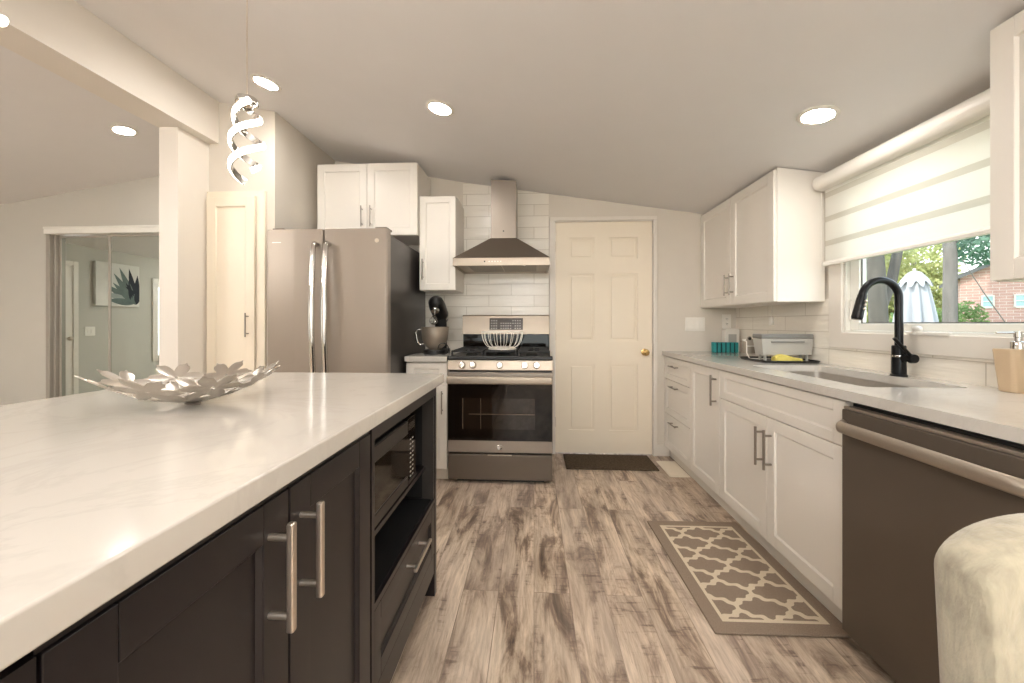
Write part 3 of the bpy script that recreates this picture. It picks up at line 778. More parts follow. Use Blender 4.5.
# in-line cord switch under the upper cabinet
t = thing('cord_switch', 'small white cord switch hanging below the right upper cabinet', 'switch', (1.725, 2.94, 1.14))
B().box(1.715, 1.731, 2.922, 2.958, 1.138, 1.196, .004).make('switch_body', 'white_plastic', t, world=True)
B().tube([(1.724, 2.94, 1.196), (1.724, 2.94, 1.24), (1.722, 2.935, 1.281)], .0022, 6).make('cord', 'white_plastic', t, world=True)

# ------------------------------------------------------------------ upper cabinets on the right
def upper_right(name, label, yfar, w, zt, doors, bottom=1.281):
    x0 = 1.437; t = thing(name, label, 'cabinet', (x0, yfar, bottom), -pi/2)
    d_ = XR-.013-x0
    b = B(); b.prism([(.021, 0), (d_, 0), (d_, cz(x0+d_)-.004-bottom), (.021, min(zt, cz(x0+.021)-.004)-bottom)], 'x', 0, w, .001)
    b.make('carcass', 'cab', t)
    n = len(doors)
    for i, hx in enumerate(doors):
        a, e = w*i/n+g, w*(i+1)/n-g
        dd = shaker(t, 'cabinet_door', a, e, .003, 2.074-bottom, st=.062)
        pull(dd, a+hx if hx > 0 else e+hx, .152, .155, 'z', r=.005, off=.03)
    return t
upper_right('upper_cabinet', 'white two-door upper cabinet in the far right corner beside the blind', YB-.003, 1.03, 2.087, (-.035, .035))
upper_right('upper_cabinet', 'white upper cabinet at the right edge in front of the window', 1.317, .8, 2.087, (.36, -.36))

# ------------------------------------------------------------------ window above the sink
wn = thing('window_1', None, None, (XR, (WY0+WY1)/2, 1.01), kind='structure')
f = B()
f.box(XR-.016, XR, WY1, 2.395, 1.012, 1.99, .004); f.box(XR-.016, XR, WY0-.08, WY0, 1.012, 1.99, .004)
f.box(XR-.02, XR, WY0, WY1, 1.012, WZ0, .004); f.box(XR-.016, XR, WY0, WY1, WZ1, 1.99, .004)
f.make('window_casing', 'trim', wn, world=True)
f = B(); u0, u1 = XR+.0, XR+.10
f.box(u0, u1, WY1-.014, WY1, WZ0, WZ1); f.box(u0, u1, WY0, WY0+.014, WZ0, WZ1); f.box(u0, u1, WY0+.014, WY1-.014, WZ0, WZ0+.012); f.box(u0, u1, WY0+.014, WY1-.014, WZ1-.014, WZ1)
f.make('window_jamb', 'blue_white', wn, world=True)
f = B(); v0, v1 = XR+.02, XR+.06
f.box(v0, v1, WY1-.075, WY1-.016, WZ0+.014, WZ1-.016, .004); f.box(v0, v1, WY0+.016, WY0+.07, WZ0+.014, WZ1-.016, .004)
f.box(v0, v1, WY0+.07, WY1-.075, WZ0+.014, WZ0+.05, .004); f.box(v0, v1, WY0+.07, WY1-.075, WZ1-.07, WZ1-.016, .004)
f.make('window_sash', 'blue_white', wn, world=True)
f = B(); e_ = .006
f.box(v0+.012, v0+.016, WY1-.075-e_, WY1-.075, WZ0+.05, WZ1-.07); f.box(v0+.012, v0+.016, WY0+.07, WY1-.075, WZ0+.05, WZ0+.05+e_)
f.make('gasket', 'grey_seal', wn, world=True)
B().box(v0+.02, v0+.024, WY0+.065, WY1-.07, WZ0+.045, WZ1-.065).make('pane', 'glass', wn, world=True)
cr_ = B(); cr_.lathe([(0,0),(.018,0),(.016,.014),(0,.018)], (XR-.012, 1.87, WZ0+.0), 16)
cr_.box(XR-.026, XR-.006, 1.72, 1.90, WZ0-.004, WZ0+.014, .005)
cr_.ball((XR-.014, 1.865, WZ0+.024), (.015,.022,.016), 12, 8); cr_.make('crank', 'white_plastic', wn, world=True)
B().box(XR+.012, XR+.022, WY1-.028, WY1-.018, 1.17, 1.28, .003).make('lock_lever', 'white_plastic', wn, world=True)

# zebra blind
t = thing('roller_blind', 'white striped roller blind half drawn over the kitchen window', 'blind', (1.70, 1.86, 1.49))
BY0, BY1 = 1.325, 2.40
b = B(); P = []
for k in range(9): a = pi*k/8; P.append((1.672+.032*cos(a)*1.0, 1.975+.032*sin(a)))
prof = [(1.735, 1.925), (1.735, 2.012)] + [(1.676+.03*cos(a)-.006, 1.972+.04*sin(a)) for a in [pi/2+pi*k/10 for k in range(11)]]
b.prism(prof, 'y', BY0, BY1, .0015); b.make('cassette', 'white_plastic', t, world=True)
B().box(1.700, 1.7025, BY0+.02, BY1-.02, 1.50, 1.94).make('fabric', 'blind', t, world=True)
b = B(); b.prism([(1.690,1.486),(1.713,1.486),(1.714,1.50),(1.708,1.512),(1.695,1.512),(1.689,1.50)], 'y', BY0+.015, BY1-.012, .001); b.make('bottom_rail', 'white_plastic', t, world=True)
B().tube([(1.69, BY1-.006, 1.94), (1.69, BY1-.004, 1.45)], .0018, 6).make('pull_cord', 'white_plastic', t, world=True)

# ------------------------------------------------------------------ pantry cabinet (in the wall left of the fridge)
t = thing('pantry_cabinet', 'tall narrow cream pantry cabinet with one door left of the fridge', 'cabinet', (-2.294, 2.612, 0))
b = B(); b.box(0, .012, .0, .02, 0, 2.075); b.box(.362, .424, 0, .02, 0, 2.075, .002); b.box(.012, .362, 0, .02, 2.035, 2.075, .002); b.box(.012, .362, .0, .02, 0, .10)
b.make('face_frame', 'door', t)
dd = shaker(t, 'cabinet_door', .014, .36, .105, 2.03, mat='door', st=.065); dd.location = (0, -.018, 0)
pull(dd, .318, 1.14, .165, 'z', r=.005, off=.03)

# ------------------------------------------------------------------ refrigerator
t = thing('refrigerator', 'slate grey french door refrigerator with two curved bar handles', 'refrigerator', (-1.765, 2.48, 0))
b = B(); b.box(.008, .805, .075, .93, .03, 1.745, .006); b.make('body', 'slate_side', t)
def fdoor(name, x0, x1, z0, z1):
    b = B(); b.prism([(x0, .066), (x0, .012), (x0+.010, .002), ((x0+x1)/2, -.002), (x1-.010, .002), (x1, .012), (x1, .066)], 'z', z0, z1, .002)
    return b.make(name, 'slate', t)
ld = fdoor('door_leaf', .0, .382, .70, 1.77); rd = fdoor('door_leaf', .388, .813, .70, 1.77); fz = fdoor('freezer_drawer', .0, .813, .06, .69)
def bow(parent, x):
    pts = [(x, -.004, 1.665), (x, -.030, 1.668)]
    for k in range(17):
        u = k/16; pts.append((x, -.046 - .022*sin(pi*u), 1.655 - .85*u))
    pts += [(x, -.030, .792), (x, -.004, .795)]
    b = B(); b.sweep(pts, [(.015*cos(a), .019*sin(a)) for a in [2*pi*k/12 for k in range(12)]]); b.make('handle', 'chrome', parent)
bow(ld, .345); bow(rd, .428)
pts = [(.10+.62*k/12, -.03-.02*sin(pi*k/12), .62) for k in range(13)]
B().tube([(.10,-.003,.62)] + pts + [(.72,-.003,.62)], .011, 10).make('handle', 'chrome', fz)
for a_ in (.02, .72): B().box(a_, a_+.08, .03, .13, 1.7705, 1.785, .004).make('hinge_cover', 'slate_dark', t)
b = B(); b.lathe([(0,.0),(.014,0),(.014,.002),(0,.0022)], (0,0,0), 24)
bmesh.ops.transform(b.bm, matrix=Matrix.Translation((.745, .0015, 1.69)) @ Matrix.Rotation(pi/2, 4, 'X'), verts=b.bm.verts); b.make('emblem', 'nickel', rd)
B().box(.04, .10, -.0008, .004, 1.682, 1.686).make('model_line', 'nickel', ld)
for x in (.06, .76):
    for y in (.12, .86): B().cyl((x, y, 0), (x, y, .032), .02, n=12).make('foot', 'rubber', t)

# ------------------------------------------------------------------ upper cabinets left of the hood
def upper_back(name, label, x0, x1, yf, z0, z1, doors):
    t = thing(name, label, 'cabinet', (x0, yf, z0)); W = x1-x0
    b = B(); b.box(0, W, .021, YB-yf-.013, 0, z1-z0, .001, 1); b.make('carcass', 'cab', t)
    n = len(doors)
    for i, (hx, hz) in enumerate(doors):
        a, e = W*i/n+.0015, W*(i+1)/n-.0015
        dd = shaker(t, 'cabinet_door', a, e, .002, z1-z0-.002, st=.058 if W/n > .3 else .05)
        pull(dd, a+hx if hx > 0 else e+hx, hz, .165, 'z', r=.005, off=.03)
upper_back('upper_cabinet', 'white two-door upper cabinet over the refrigerator', -1.745, -.925, 3.05, 1.853, 2.432, ((-.035, .15), (.035, .15)))
upper_back('upper_cabinet', 'narrow white upper cabinet with one door left of the hood', -.918, -.624, 3.08, 1.416, 2.17, ((.03, .165),))

# small base cabinet and counter between fridge and range
t = thing('base_cabinet', 'narrow white base cabinet between refrigerator and range', 'cabinet', (-.934, 2.80, 0))
open_box('carcass', t, 0, .305, .021, YB-2.80-.002, TK, .872)
B().box(0, .305, .05, .065, 0, TK).make('toe_kick', 'toe', t)
shaker(t, 'drawer_front', .002, .303, .70, .862, st_z=.042); dd = shaker(t, 'cabinet_door', .002, .303, TK, .696); pull(dd, .27, .58, .165, 'z', r=.005, off=.03)
ct = tag(B().box(-.936, -.626, 2.772, YB-.0125, .874, .912, .003).make('countertop', 'quartz', loc=(-.78, 3.1, .874)), 'small white quartz counter between refrigerator and range', 'countertop')

# ------------------------------------------------------------------ range
t = thing('gas_range', 'freestanding stainless steel gas range with black oven door', 'range', (-.622, 2.775, 0))
W = .755
b = B(); b.box(.004, W-.004, .045, .66, .02, .885, .003); b.make('body', 'slate_side', t)
b = B(); b.box(.004, W-.004, .0, .042, .03, .212, .006); b.make('storage_drawer', 'slate_dark', t)
B().box(.06, W-.06, .06, .60, 0, .021).make('base_plinth', 'black', t)
door = B().box(.0, W, .0, .043, .226, .80, .004).make('oven_door', 'slate', t)
B().box(.004, W-.004, -.004, .002, .312, .718, .002).make('door_glass', 'glass_black', door)
b = B(); fx0, fx1, fz0, fz1 = .115, .63, .395, .615
b.box(fx0, fx1, -.0048, -.002, fz0, fz1); b.make('oven_window', 'glass_win', door)
b = B(); b.box(fx0-.006, fx0, -.0050, -.002, fz0, fz1); b.box(fx0+.04, fx1-.004, -.0052, -.002, .500, .504); b.box(fx0+.125, fx0+.128, -.0051, -.002, fz0, fz1); b.make('rack_line', 'glass_line', door)
b = B(); b.box(.004, W-.004, -.058, -.034, .722, .776, .010); 
for x in (.012, W-.04): b.box(x, x+.028, -.04, .0, .735, .765, .003)
b.make('handle', 'steel', door)
b = B(); b.lathe([(0,0),(.0185,0),(.0185,.003),(.0165,.0042),(.0155,.0032),(0,.0032)], n=28)
b.tube([(-.006,.003,.0036),(-.010,.006,.0036),(-.006,.009,.0036),(-.003,.003,.0036),(-.007,-.005,.0036),(-.011,-.001,.0036)], .0009, 6)
b.tube([(.003,.008,.0036),(.008,.007,.0036),(.004,.002,.0036),(.009,.0,.0036),(.006,-.008,.0036),(.001,-.006,.0036)], .0009, 6)
bmesh.ops.transform(b.bm, matrix=Matrix.Translation((W/2, .0002, .266)) @ Matrix.Rotation(pi/2, 4, 'X'), verts=b.bm.verts)
b.make('emblem', 'chrome', door)
B().box(W*.385, W*.615, -.003, .01, .205, .2125, .002).make('drawer_lip', 'steel', t)
pn = B().prism([(.004, .813), (.0, .818), (.014, .886), (.05, .888), (.05, .813)], 'x', 0, W, .002).make('control_panel', 'steel', t)
for x in (.107, .185, .3775, .556, .641):
    b = B(); b.lathe([(0,0),(.026,0),(.026,.008),(.0225,.012),(.0215,.030),(.019,.033),(0,.033)], n=24); b.box(-.004, .004, -.021, .021, .031, .040, .002)
    bmesh.ops.transform(b.bm, matrix=Matrix.Translation((x, .0065, .850)) @ Matrix.Rotation(radians(78), 4, 'X'), verts=b.bm.verts)
    b.make('knob', 'chrome', t)
b = B(); b.box(.0, W, -.006, .60, .889, .908, .005); b.box(.0, W, -.006, .03, .902, .917, .005); b.make('cooktop', 'black', t)
# burners and cast iron grates
for (x, y, r) in ((.15,.16,.045), (.15,.44,.035), (.378,.30,.05), (.605,.16,.045), (.605,.44,.035)):
    b = B(); b.lathe([(0,.908),(r,.908),(r,.916),(r*.8,.920),(r*.8,.925),(0,.926)], (x, y, 0), 24); b.make('burner', 'black_matte', t)
for x0 in (.018, .262, .506):
    b = B(); x1 = x0+.232; y0, y1, zt, hh = .045, .575, .952, .012
    def bar(xa, xb, ya, yb, za=None, zb=None): b.box(xa, xb, ya, yb, zt-hh if za is None else za, zt if zb is None else zb, .002, 1)
    bar(x0, x0+.012, y0, y1); bar(x1-.012, x1, y0, y1); bar(x0+.012, x1-.012, y0, y0+.012); bar(x0+.012, x1-.012, y1-.012, y1)
    xm = (x0+x1)/2
    bar(x0+.012, x1-.012, (y0+y1)/2-.006, (y0+y1)/2+.006); bar(xm-.006, xm+.006, y0+.012, y0+.10); bar(xm-.006, xm+.006, y1-.10, y1-.012)
    for yy in (.16, .44): bar(x0+.012, x0+.075, yy-.006, yy+.006); bar(x1-.075, x1-.012, yy-.006, yy+.006)
    for xx in (x0, x1-.012):
        for yy in (y0, y1-.012): b.box(xx, xx+.012, yy, yy+.012, .9085, zt-hh)
    b.make('grate', 'black_matte', t)
bg_ = B().box(.004, W-.004, .605, .66, .889, 1.06, .003).make('backguard_base', 'glass_black', t)
bg_ = B().prism([(.575, 1.058), (.66, 1.058), (.66, 1.225), (.61, 1.225), (.60, 1.218)], 'x', .0, W, .003).make('backguard', 'steel', t)
b = B(); b.prism([(.5805, 1.095), (.60, 1.095), (.60, 1.197), (.5955, 1.197)], 'x', .237, .527, .001); b.make('display_panel', 'screen', bg_)
b = B()
for r_ in range(4):
    z = 1.108 + .022*r_; y = .5805 + (.5955-.5805)*(z-1.095)/.102
    for c_ in range(13):
        if (r_ == 3 and 4 <= c_ <= 8) or c_ == 3 or (c_ == 9 and r_ < 2): continue
        x = .256 + .0205*c_; b.box(x-.005, x+.005, y-.0012, y+.004, z-.0035, z+.0035)
b.make('keypad', 'legend', bg_)

# wire fruit basket on the range
cx, cy = -.245, 3.0
t = thing('wire_basket', 'white wire fruit basket standing on the range grates', 'basket', (cx, cy, .952))
b = B(); b.tube([(cx+.158*cos(a), cy+.158*sin(a), 1.085) for a in [2*pi*k/40 for k in range(40)]], .0042, 8, closed=True); b.make('rim', 'white_wire', t, world=True)
for k in range(18):
    a = 2*pi*k/18; pts = []
    for i in range(9):
        u = i/8; r = .088 + .070*sin(u*pi/2); z = .966 + .119*(1-cos(u*pi/2)); pts.append((cx+r*cos(a), cy+r*sin(a), z))
    B().tube(pts, .0025, 6).make('rib', 'white_wire', t, world=True)
b = B(); b.lathe([(0,.961),(.088,.961),(.094,.966),(.088,.971),(0,.969)], (cx, cy, 0), 40)
b.lathe([(.10,.9525),(.108,.9525),(.108,.960),(.086,.966),(.082,.963)], (cx, cy, 0), 40); b.make('base_dish', 'white_wire', t, world=True)

# ------------------------------------------------------------------ range hood
hx0, hx1, hy0, hy1 = -.621, .120, 2.95, YB-.013
t = thing('range_hood', 'stainless steel pyramid chimney hood on the tiles over the range', 'range hood', (-.256, 3.2, 1.588))
b = B(); b.box(hx0, hx1, hy0, hy0+.012, 1.590, 1.650, .003); b.box(hx0, hx0+.012, hy0+.012, hy1, 1.590, 1.650, .002); b.box(hx1-.012, hx1, hy0+.012, hy1, 1.590, 1.650, .002); b.box(hx0+.012, hx1-.012, hy1-.01, hy1, 1.590, 1.650)
b.make('rim', 'steel', t, world=True)
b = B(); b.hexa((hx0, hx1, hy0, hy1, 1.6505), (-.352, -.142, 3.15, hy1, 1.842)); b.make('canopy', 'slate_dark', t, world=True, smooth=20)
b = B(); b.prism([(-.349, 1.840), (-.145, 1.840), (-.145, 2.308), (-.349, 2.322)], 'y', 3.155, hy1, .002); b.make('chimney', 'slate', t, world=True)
b = B(); b.box(hx0+.012, hx1-.012, hy0+.012, hy1-.01, 1.606, 1.612); b.make('underside_panel', 'steel', t, world=True)
b = B(); b.box(hx0+.10, -.262, hy0+.09, hy1-.06, 1.602, 1.607, .002); b.make('grease_filter', 'mesh_filter', t, world=True)
b = B(); b.box(-.250, hx1-.10, hy0+.09, hy1-.06, 1.602, 1.607, .002); b.make('grease_filter', 'mesh_filter', t, world=True)
for x in (-.45, -.075): B().lathe([(0,1.6),(.026,1.6),(.030,1.604),(.030,1.607)], (x, hy0+.055, 0), 20).make('lamp_lens', 'hoodlamp' if x > -.2 else 'grey_light', t, world=True)
b = B(); b.cyl((-.375, hy0-.003, 1.622), (-.375, hy0+.001, 1.622), .006, n=14); b.make('button', 'black', t, world=True)
b = B()
for k in range(5): b.cyl((-.34+.022*k, hy0-.0022, 1.622), (-.34+.022*k, hy0+.001, 1.622), .004, n=12)
b.make('control_keys', 'nickel', t, world=True)
B().cyl((-.247, 3.1535, 1.90), (-.247, 3.156, 1.90), .006, n=16).make('badge', 'black', t, world=True)

# ------------------------------------------------------------------ stand mixer
mx, my = -.776, 3.10
t = thing('stand_mixer', 'black stand mixer with tilted head and steel bowl beside the refrigerator', 'mixer', (mx, my, .912))
b = B(); b.prism([(mx+x, my+y) for x, y in rrect(-.085, .085, -.17, .16, .075)], 'z', .9125, .945, .006); b.make('base', 'black', t, world=True)
b = B(); b.sweep([(mx, my+.115, .943), (mx, my+.125, 1.02), (mx, my+.115, 1.13), (mx, my+.095, 1.22)], [(.05*cos(a), .042*sin(a)) for a in [2*pi*k/16 for k in range(16)]]); b.make('column', 'black', t, world=True)
hd = Matrix.Translation((mx, my+.045, 1.262)) @ Matrix.Rotation(radians(-30), 4, 'X')
b = B(); b.lathe([(0,-.17),(.03,-.168),(.05,-.15),(.060,-.10),(.066,-.02),(.066,.06),(.058,.12),(.035,.15),(0,.158)], n=28)
bmesh.ops.transform(b.bm, matrix=hd @ Matrix.Rotation(-pi/2, 4, 'X') @ Matrix.Diagonal((1,1,-1,1)), verts=b.bm.verts)
hdo = b.make('head', 'black', t, world=True)
b = B(); b.lathe([(.0605,-.102),(.0625,-.10),(.0655,-.075),(.0640,-.073)], n=28); b.lathe([(0,-.185),(.022,-.184),(.026,-.176),(.026,-.165),(0,-.163)], n=20)
bmesh.ops.transform(b.bm, matrix=hd @ Matrix.Rotation(-pi/2, 4, 'X') @ Matrix.Diagonal((1,1,-1,1)), verts=b.bm.verts); b.make('chrome_band', 'chrome', hdo, world=True)
b = B(); b.lathe([(0,0),(.028,0),(.034,-.012),(.030,-.028),(0,-.03)], n=20); bmesh.ops.transform(b.bm, matrix=hd @ Matrix.Translation((0,-.10,-.052)), verts=b.bm.verts); b.make('planetary_hub', 'chrome', hdo, world=True)
b = B(); Mw = hd @ Matrix.Translation((0, -.10, -.08)); b.cyl((0,0,0), (0,0,-.03), .006, n=10)
for k in range(5):
    a = pi*k/5; pts = []
    for i in range(17):
        s_ = i/16*2-1; r = .034*sqrt(max(0, 1-abs(s_)**3)) * (1 if s_ > 0 else 1); z = -.028-.085*(1-abs(s_)**1.6)
        x = .034*sin(s_*pi/1.0)*.9 if abs(s_) < 1 else 0
        pts.append((x*cos(a), x*sin(a), z))
    b.tube(pts, .0016, 5)
bmesh.ops.transform(b.bm, matrix=Mw, verts=b.bm.verts); b.make('whisk', 'chrome', hdo, world=True)
by_ = my-.075
b = B(); b.lathe([(0,.946),(.050,.946),(.052,.956),(.075,.975),(.098,1.02),(.104,1.07),(.106,1.118),(.109,1.121),(.109,1.124),(.104,1.122),(.10,1.07),(.094,1.02),(.07,.98),(0,.962)], (mx, by_, 0), 36)
bowl = b.make('mixing_bowl', 'steel', t, world=True)
b = B(); b.tube([(mx-.098, by_-.02, 1.10), (mx-.132, by_-.025, 1.105), (mx-.146, by_-.027, 1.085), (mx-.136, by_-.025, 1.02), (mx-.118, by_-.022, .985), (mx-.082, by_-.018, .992)], .006, 8); b.make('bowl_handle', 'chrome', bowl, world=True)
# loose wire loop lying beside the mixer
pts = []
for k in range(26):
    a = 2*pi*k/25; pts.append((-.672+.038*cos(a-2.4), 2.86+.01*sin(a), .962+.042*sin(a-2.4)))
pts = [(-.80, 2.82, .9165), (-.75, 2.83, .917), (-.71, 2.84, .922)] + pts[1:]
tag(B().tube(pts, .0032, 7).make('power_cord', 'black', loc=(-.75, 2.84, .9125)), 'black cord looped on the small counter beside the range', 'cord')

# ------------------------------------------------------------------ island (faces look right, local x runs away from the camera)
IX = -.418; IC = .888; IT = .928; ID = .88
t = thing('island_cabinet', 'black brown island base cabinet with two shaker doors', 'cabinet', (IX, -.30, 0), pi/2)
def il(y): return y + .30
open_box('carcass', t, 0, il(.982), .021, ID, .10, IC-.002, mat='dark_in')
B().box(0, il(.982), .07, .085, 0, .10).make('toe_kick', 'black', t)
B().box(0.002, il(.305), .0, .02, .10, .870).make('end_panel', 'dark', t)
dd = shaker(t, 'cabinet_door', il(.309), il(.6435), .105, .868, mat='dark', st=.062, rec=.010); pull(dd, il(.595), .75, .172, 'z', r=.006, off=.036, mat='nickel', sq=True)
dd = shaker(t, 'cabinet_door', il(.6475), il(.976), .105, .868, mat='dark', st=.062, rec=.010); pull(dd, il(.678), .746, .170, 'z', r=.006, off=.036, mat='nickel', sq=True)
B().box(il(.306), il(.98), .004, .021, .869, IC-.003).make('top_rail', 'dark', t)

t = thing('island_cabinet', 'black brown island cabinet with open microwave bay above a drawer', 'cabinet', (IX, .984, 0), pi/2)
WB = 1.652-.984
b = B()
b.box(0, .018, .0, ID, .10, IC-.003); b.box(WB-.03, WB, .0, ID, 0, IC-.003, .001); b.box(.018, WB-.03, .0, ID, .395, .413); b.box(.018, WB-.03, 0, ID, .845, IC-.003)
b.box(.018, WB-.03, ID-.018, ID, .413, .845); b.box(.018, WB-.03, .022, ID, .10, .118); b.box(.018, WB-.03, .04, ID-.018, .536, .552)
b.make('carcass', 'dark', t)
b = B(); b.box(.0185, WB-.031, ID-.024, ID-.0185, .4135, .8445); b.box(.027, WB-.043, .012, ID-.025, .4132, .4152); b.box(.027, WB-.043, .012, ID-.025, .8425, .8448); b.box(.0182, .0202, .052, ID-.025, .4155, .842); b.box(WB-.0325, WB-.0305, .052, ID-.025, .4155, .842)
b.make('bay_dark_sheet', 'dark_in', t)  # thin near-black sheets added to darken the bay interior
for a_, e_ in ((.0185, .026), (WB-.042, WB-.0305)): B().box(a_, e_, .003, .05, .4135, .8445).make('bay_edge', 'slate_side', t)
dd = shaker(t, 'drawer_front', .012, WB-.034, .185, .393, mat='dark', st=.05, rec=.010); pull(dd, .345, .352, .185, 'x', r=.006, off=.036, mat='nickel', sq=True)
B().box(.012, WB-.034, .002, .02, .10, .18).make('bottom_rail', 'dark', t)
B().box(0, WB-.05, .12, .135, 0, .10).make('toe_kick', 'black', t)
ct = tag(B().box(-1.44, -.398, -.42, 1.716, IC, IT, .004).make('countertop', 'quartz', loc=(-.92, .65, IC)), 'white quartz countertop covering the kitchen island', 'countertop')

# microwave
t = thing('microwave', 'black microwave with steel trim in the island bay', 'microwave', (IX-.04, 1.03, .5525), pi/2)
MW, MHh = .46, .25
b = B(); b.box(0, MW, .02, .36, .008, MHh, .004)
for x in (.04, MW-.04):
    for y in (.06, .32): b.cyl((x, y, 0), (x, y, .009), .012, n=12)
b.make('housing', 'black', t)
dr = B().box(.002, MW-.108, .0, .02, .012, MHh-.002, .003).make('door', 'black', t)
b = B(); b.box(.004, MW-.11, -.006, .001, MHh-.05, MHh-.004, .003); b.box(.004, MW-.11, -.006, .001, .014, .05, .003); b.make('steel_trim', 'trim_dark', dr)
B().box(.006, MW-.112, -.003, .001, .052, MHh-.052, .001).make('door_glass', 'glass_black', dr)
cp = B().box(MW-.105, MW-.002, .0, .02, .012, MHh-.002, .003).make('control_panel', 'glass_black', t)
B().box(MW-.09, MW-.02, -.0015, .002, MHh-.045, MHh-.02).make('display', 'screen', cp)
b = B()
for r_ in range(9):
    for c_ in range(2): 
        x = MW-.066+.026*c_; z = .032+.017*r_; b.box(x-.006, x+.006, -.0012, .002, z-.002, z+.002)
b.make('keypad', 'legend', cp)
B().box(MW-.105, MW-.002, -.005, .001, .012, .024, .002).make('open_button', 'trim_dark', cp)

# ------------------------------------------------------------------ flower bowl on the island
fx, fy = -.945, 1.03
t = thing('flower_bowl', 'wide silver metal bowl made of open flowers on the island', 'bowl', (fx, fy, IT))
def surf(r): return .008 + .078*(r/.2)**2
def flower(r, ang, rad, turn, np_=6, cup=.25):
    z = surf(r); slope = .078*2*r/.04 if r > 0 else 0
    M = Matrix.Translation((fx+r*cos(ang), fy+r*sin(ang), IT+z)) @ Matrix.Rotation(ang, 4, 'Z') @ Matrix.Rotation(-math.atan(slope)*1.0, 4, 'Y')
    b = B(); th = .0016
    for k in range(np_):
        a = 2*pi*k/np_ + turn; L = rad*(.94+.06*random.random()); Wd = rad*.235
        rows = 7; up_, dn = [], []
        for i in range(rows+1):
            u = i/rows; rr = .004 + L*u; ww = Wd*max(.16, sqrt(max(0, 1-((u-.60)/(.62 if u < .60 else .405))**2)))
            zz = cup*L*u*u
            ru, rl = [], []
            for j in range(5):
                v = (j/4-.5)*2; q = rr - (abs(v)**2.2)*L*.14*(u**3)
                lx, ly = q, v*ww; lz = zz + .10*ww*v*v
                P_ = Vector((lx*cos(a)-ly*sin(a), lx*sin(a)+ly*cos(a), lz)); ru.append(b.bm.verts.new(M @ (P_+Vector((0,0,th))))); rl.append(b.bm.verts.new(M @ P_))
            up_.append(ru); dn.append(rl)
        for i in range(rows):
            for j in range(4):
                b.bm.faces.new((up_[i][j], up_[i][j+1], up_[i+1][j+1], up_[i+1][j])); b.bm.faces.new((dn[i][j], dn[i+1][j], dn[i+1][j+1], dn[i][j+1]))
            b.bm.faces.new((up_[i][0], up_[i+1][0], dn[i+1][0], dn[i][0])); b.bm.faces.new((up_[i][4], dn[i][4], dn[i+1][4], up_[i+1][4]))
        for i in (0, rows):
            for j in range(4): b.bm.faces.new((up_[i][j], up_[i][j+1], dn[i][j+1], dn[i][j]))
    b.make('flower', 'silver', t, world=True, smooth=50)
flower(0, 0, .062, .2, 6)
for k in range(5): flower(.085, 2*pi*k/5+.3, .068, .9*k, 6, cup=.12)
for k in range(8): flower(.160, 2*pi*k/8+.2, .072, .8*k+.2, 6, cup=.06)
B().lathe([(0,.0003),(.020,.0003),(.018,.005),(.010,.009),(0,.0095)], (fx, fy, IT), 20).make('foot', 'silver', t, world=True)

# ------------------------------------------------------------------ spiral pendants over the island
def pendant(x, y, label):
    zt, zb = 1.862, 1.592; H = zt-zb
    t = thing('pendant_lamp', label, 'pendant lamp', (x, y, zb))
    zc_ = cz(x)
    b = B(); b.lathe([(0,zc_-.03),(.055,zc_-.03),(.06,zc_-.024),(.06,zc_+.012)], (x, y, 0), 28); b.make('ceiling_rose', 'chrome', t, world=True)
    B().cyl((x, y, zt+.005), (x, y, zc_-.028), .0016, n=8).make('suspension_wire', 'nickel', t, world=True)
    b = B(); b.lathe([(0,zt+.006),(.030,zt+.006),(.032,zt+.002),(.032,zt-.010),(.029,zt-.012),(0,zt-.008)], (x, y, 0), 28); b.make('top_cap', 'chrome', t, world=True)
    pitch = .160
    for ph, turns in ((-.5, 1.52), (pi-.5, 1.34)):
        pts, n_ = [], 72
        for k in range(n_+1):
            u = k/n_; a = ph - 2*pi*turns*u - .2
            r = .026 + .016*min(1, u*2.2)
            if ph > 0 and u > .86: r *= 1 - .75*(u-.86)/.14
            pts.append(Vector((x + r*cos(a), y + r*sin(a), zt-.008 - pitch*turns*u)))
        def out(i): d_ = pts[i]-Vector((x, y, pts[i].z)); return d_.normalized()
        ch = B().sweep(pts, [(-.004,-.0098),(.001,-.0098),(.001,.0098),(-.004,.0098)], up=out).make('spiral_channel', 'chrome', t, world=True)
        B().sweep(pts, [(.0015,-.009),(.005,-.0086),(.0078,-.0055),(.0086,0),(.0078,.0055),(.005,.0086),(.0015,.009)], up=out).make('light_strip', 'led', ch, world=True)
pendant(-.915, 1.196, 'glowing double spiral pendant lamp hanging over the flower bowl')
pendant(-.915, .575, 'spiral pendant lamp cut by the left edge of the picture')

# ------------------------------------------------------------------ floor things
RW, RL = .507, .82
t_ = B().box(-RW/2, RW/2, -RL/2, RL/2, .0005, .010, .004)
rg = t_.make('trellis_rug', m_rug(RW, RL)); rg.location = (.914, 1.895, 0); rg.rotation_euler = (0, 0, radians(1.0))
tag(rg, 'brown kitchen rug with cream trellis pattern along the sink cabinets', 'rug')
t_ = B().box(-.36, .36, -.17, .17, .0005, .012, .004); mt = t_.make('doormat', 'doormat', loc=None); mt.location = (.615, 3.262, 0)
tag(mt, 'dark brown doormat in front of the cream door', 'doormat')
t = thing('floor_register', 'cream metal floor register beside the doormat', 'vent', (1.09, 3.145, 0))
b = B(); b.box(-.075, .075, -.165, .165, .0005, .003, .001); b.box(-.075, .075, -.165, -.145, .003, .006); b.box(-.075, .075, .145, .165, .003, .006); b.box(-.075, -.055, -.145, .145, .003, .006); b.box(.055, .075, -.145, .145, .003, .006)
b.make('frame', 'vent', t)
b = B()
for k in range(24):
    y = -.14 + .28*k/23
    b.box(-.055, .055, y-.004, y+.004, .003, .0055)
b.make('louvers', 'vent', t)

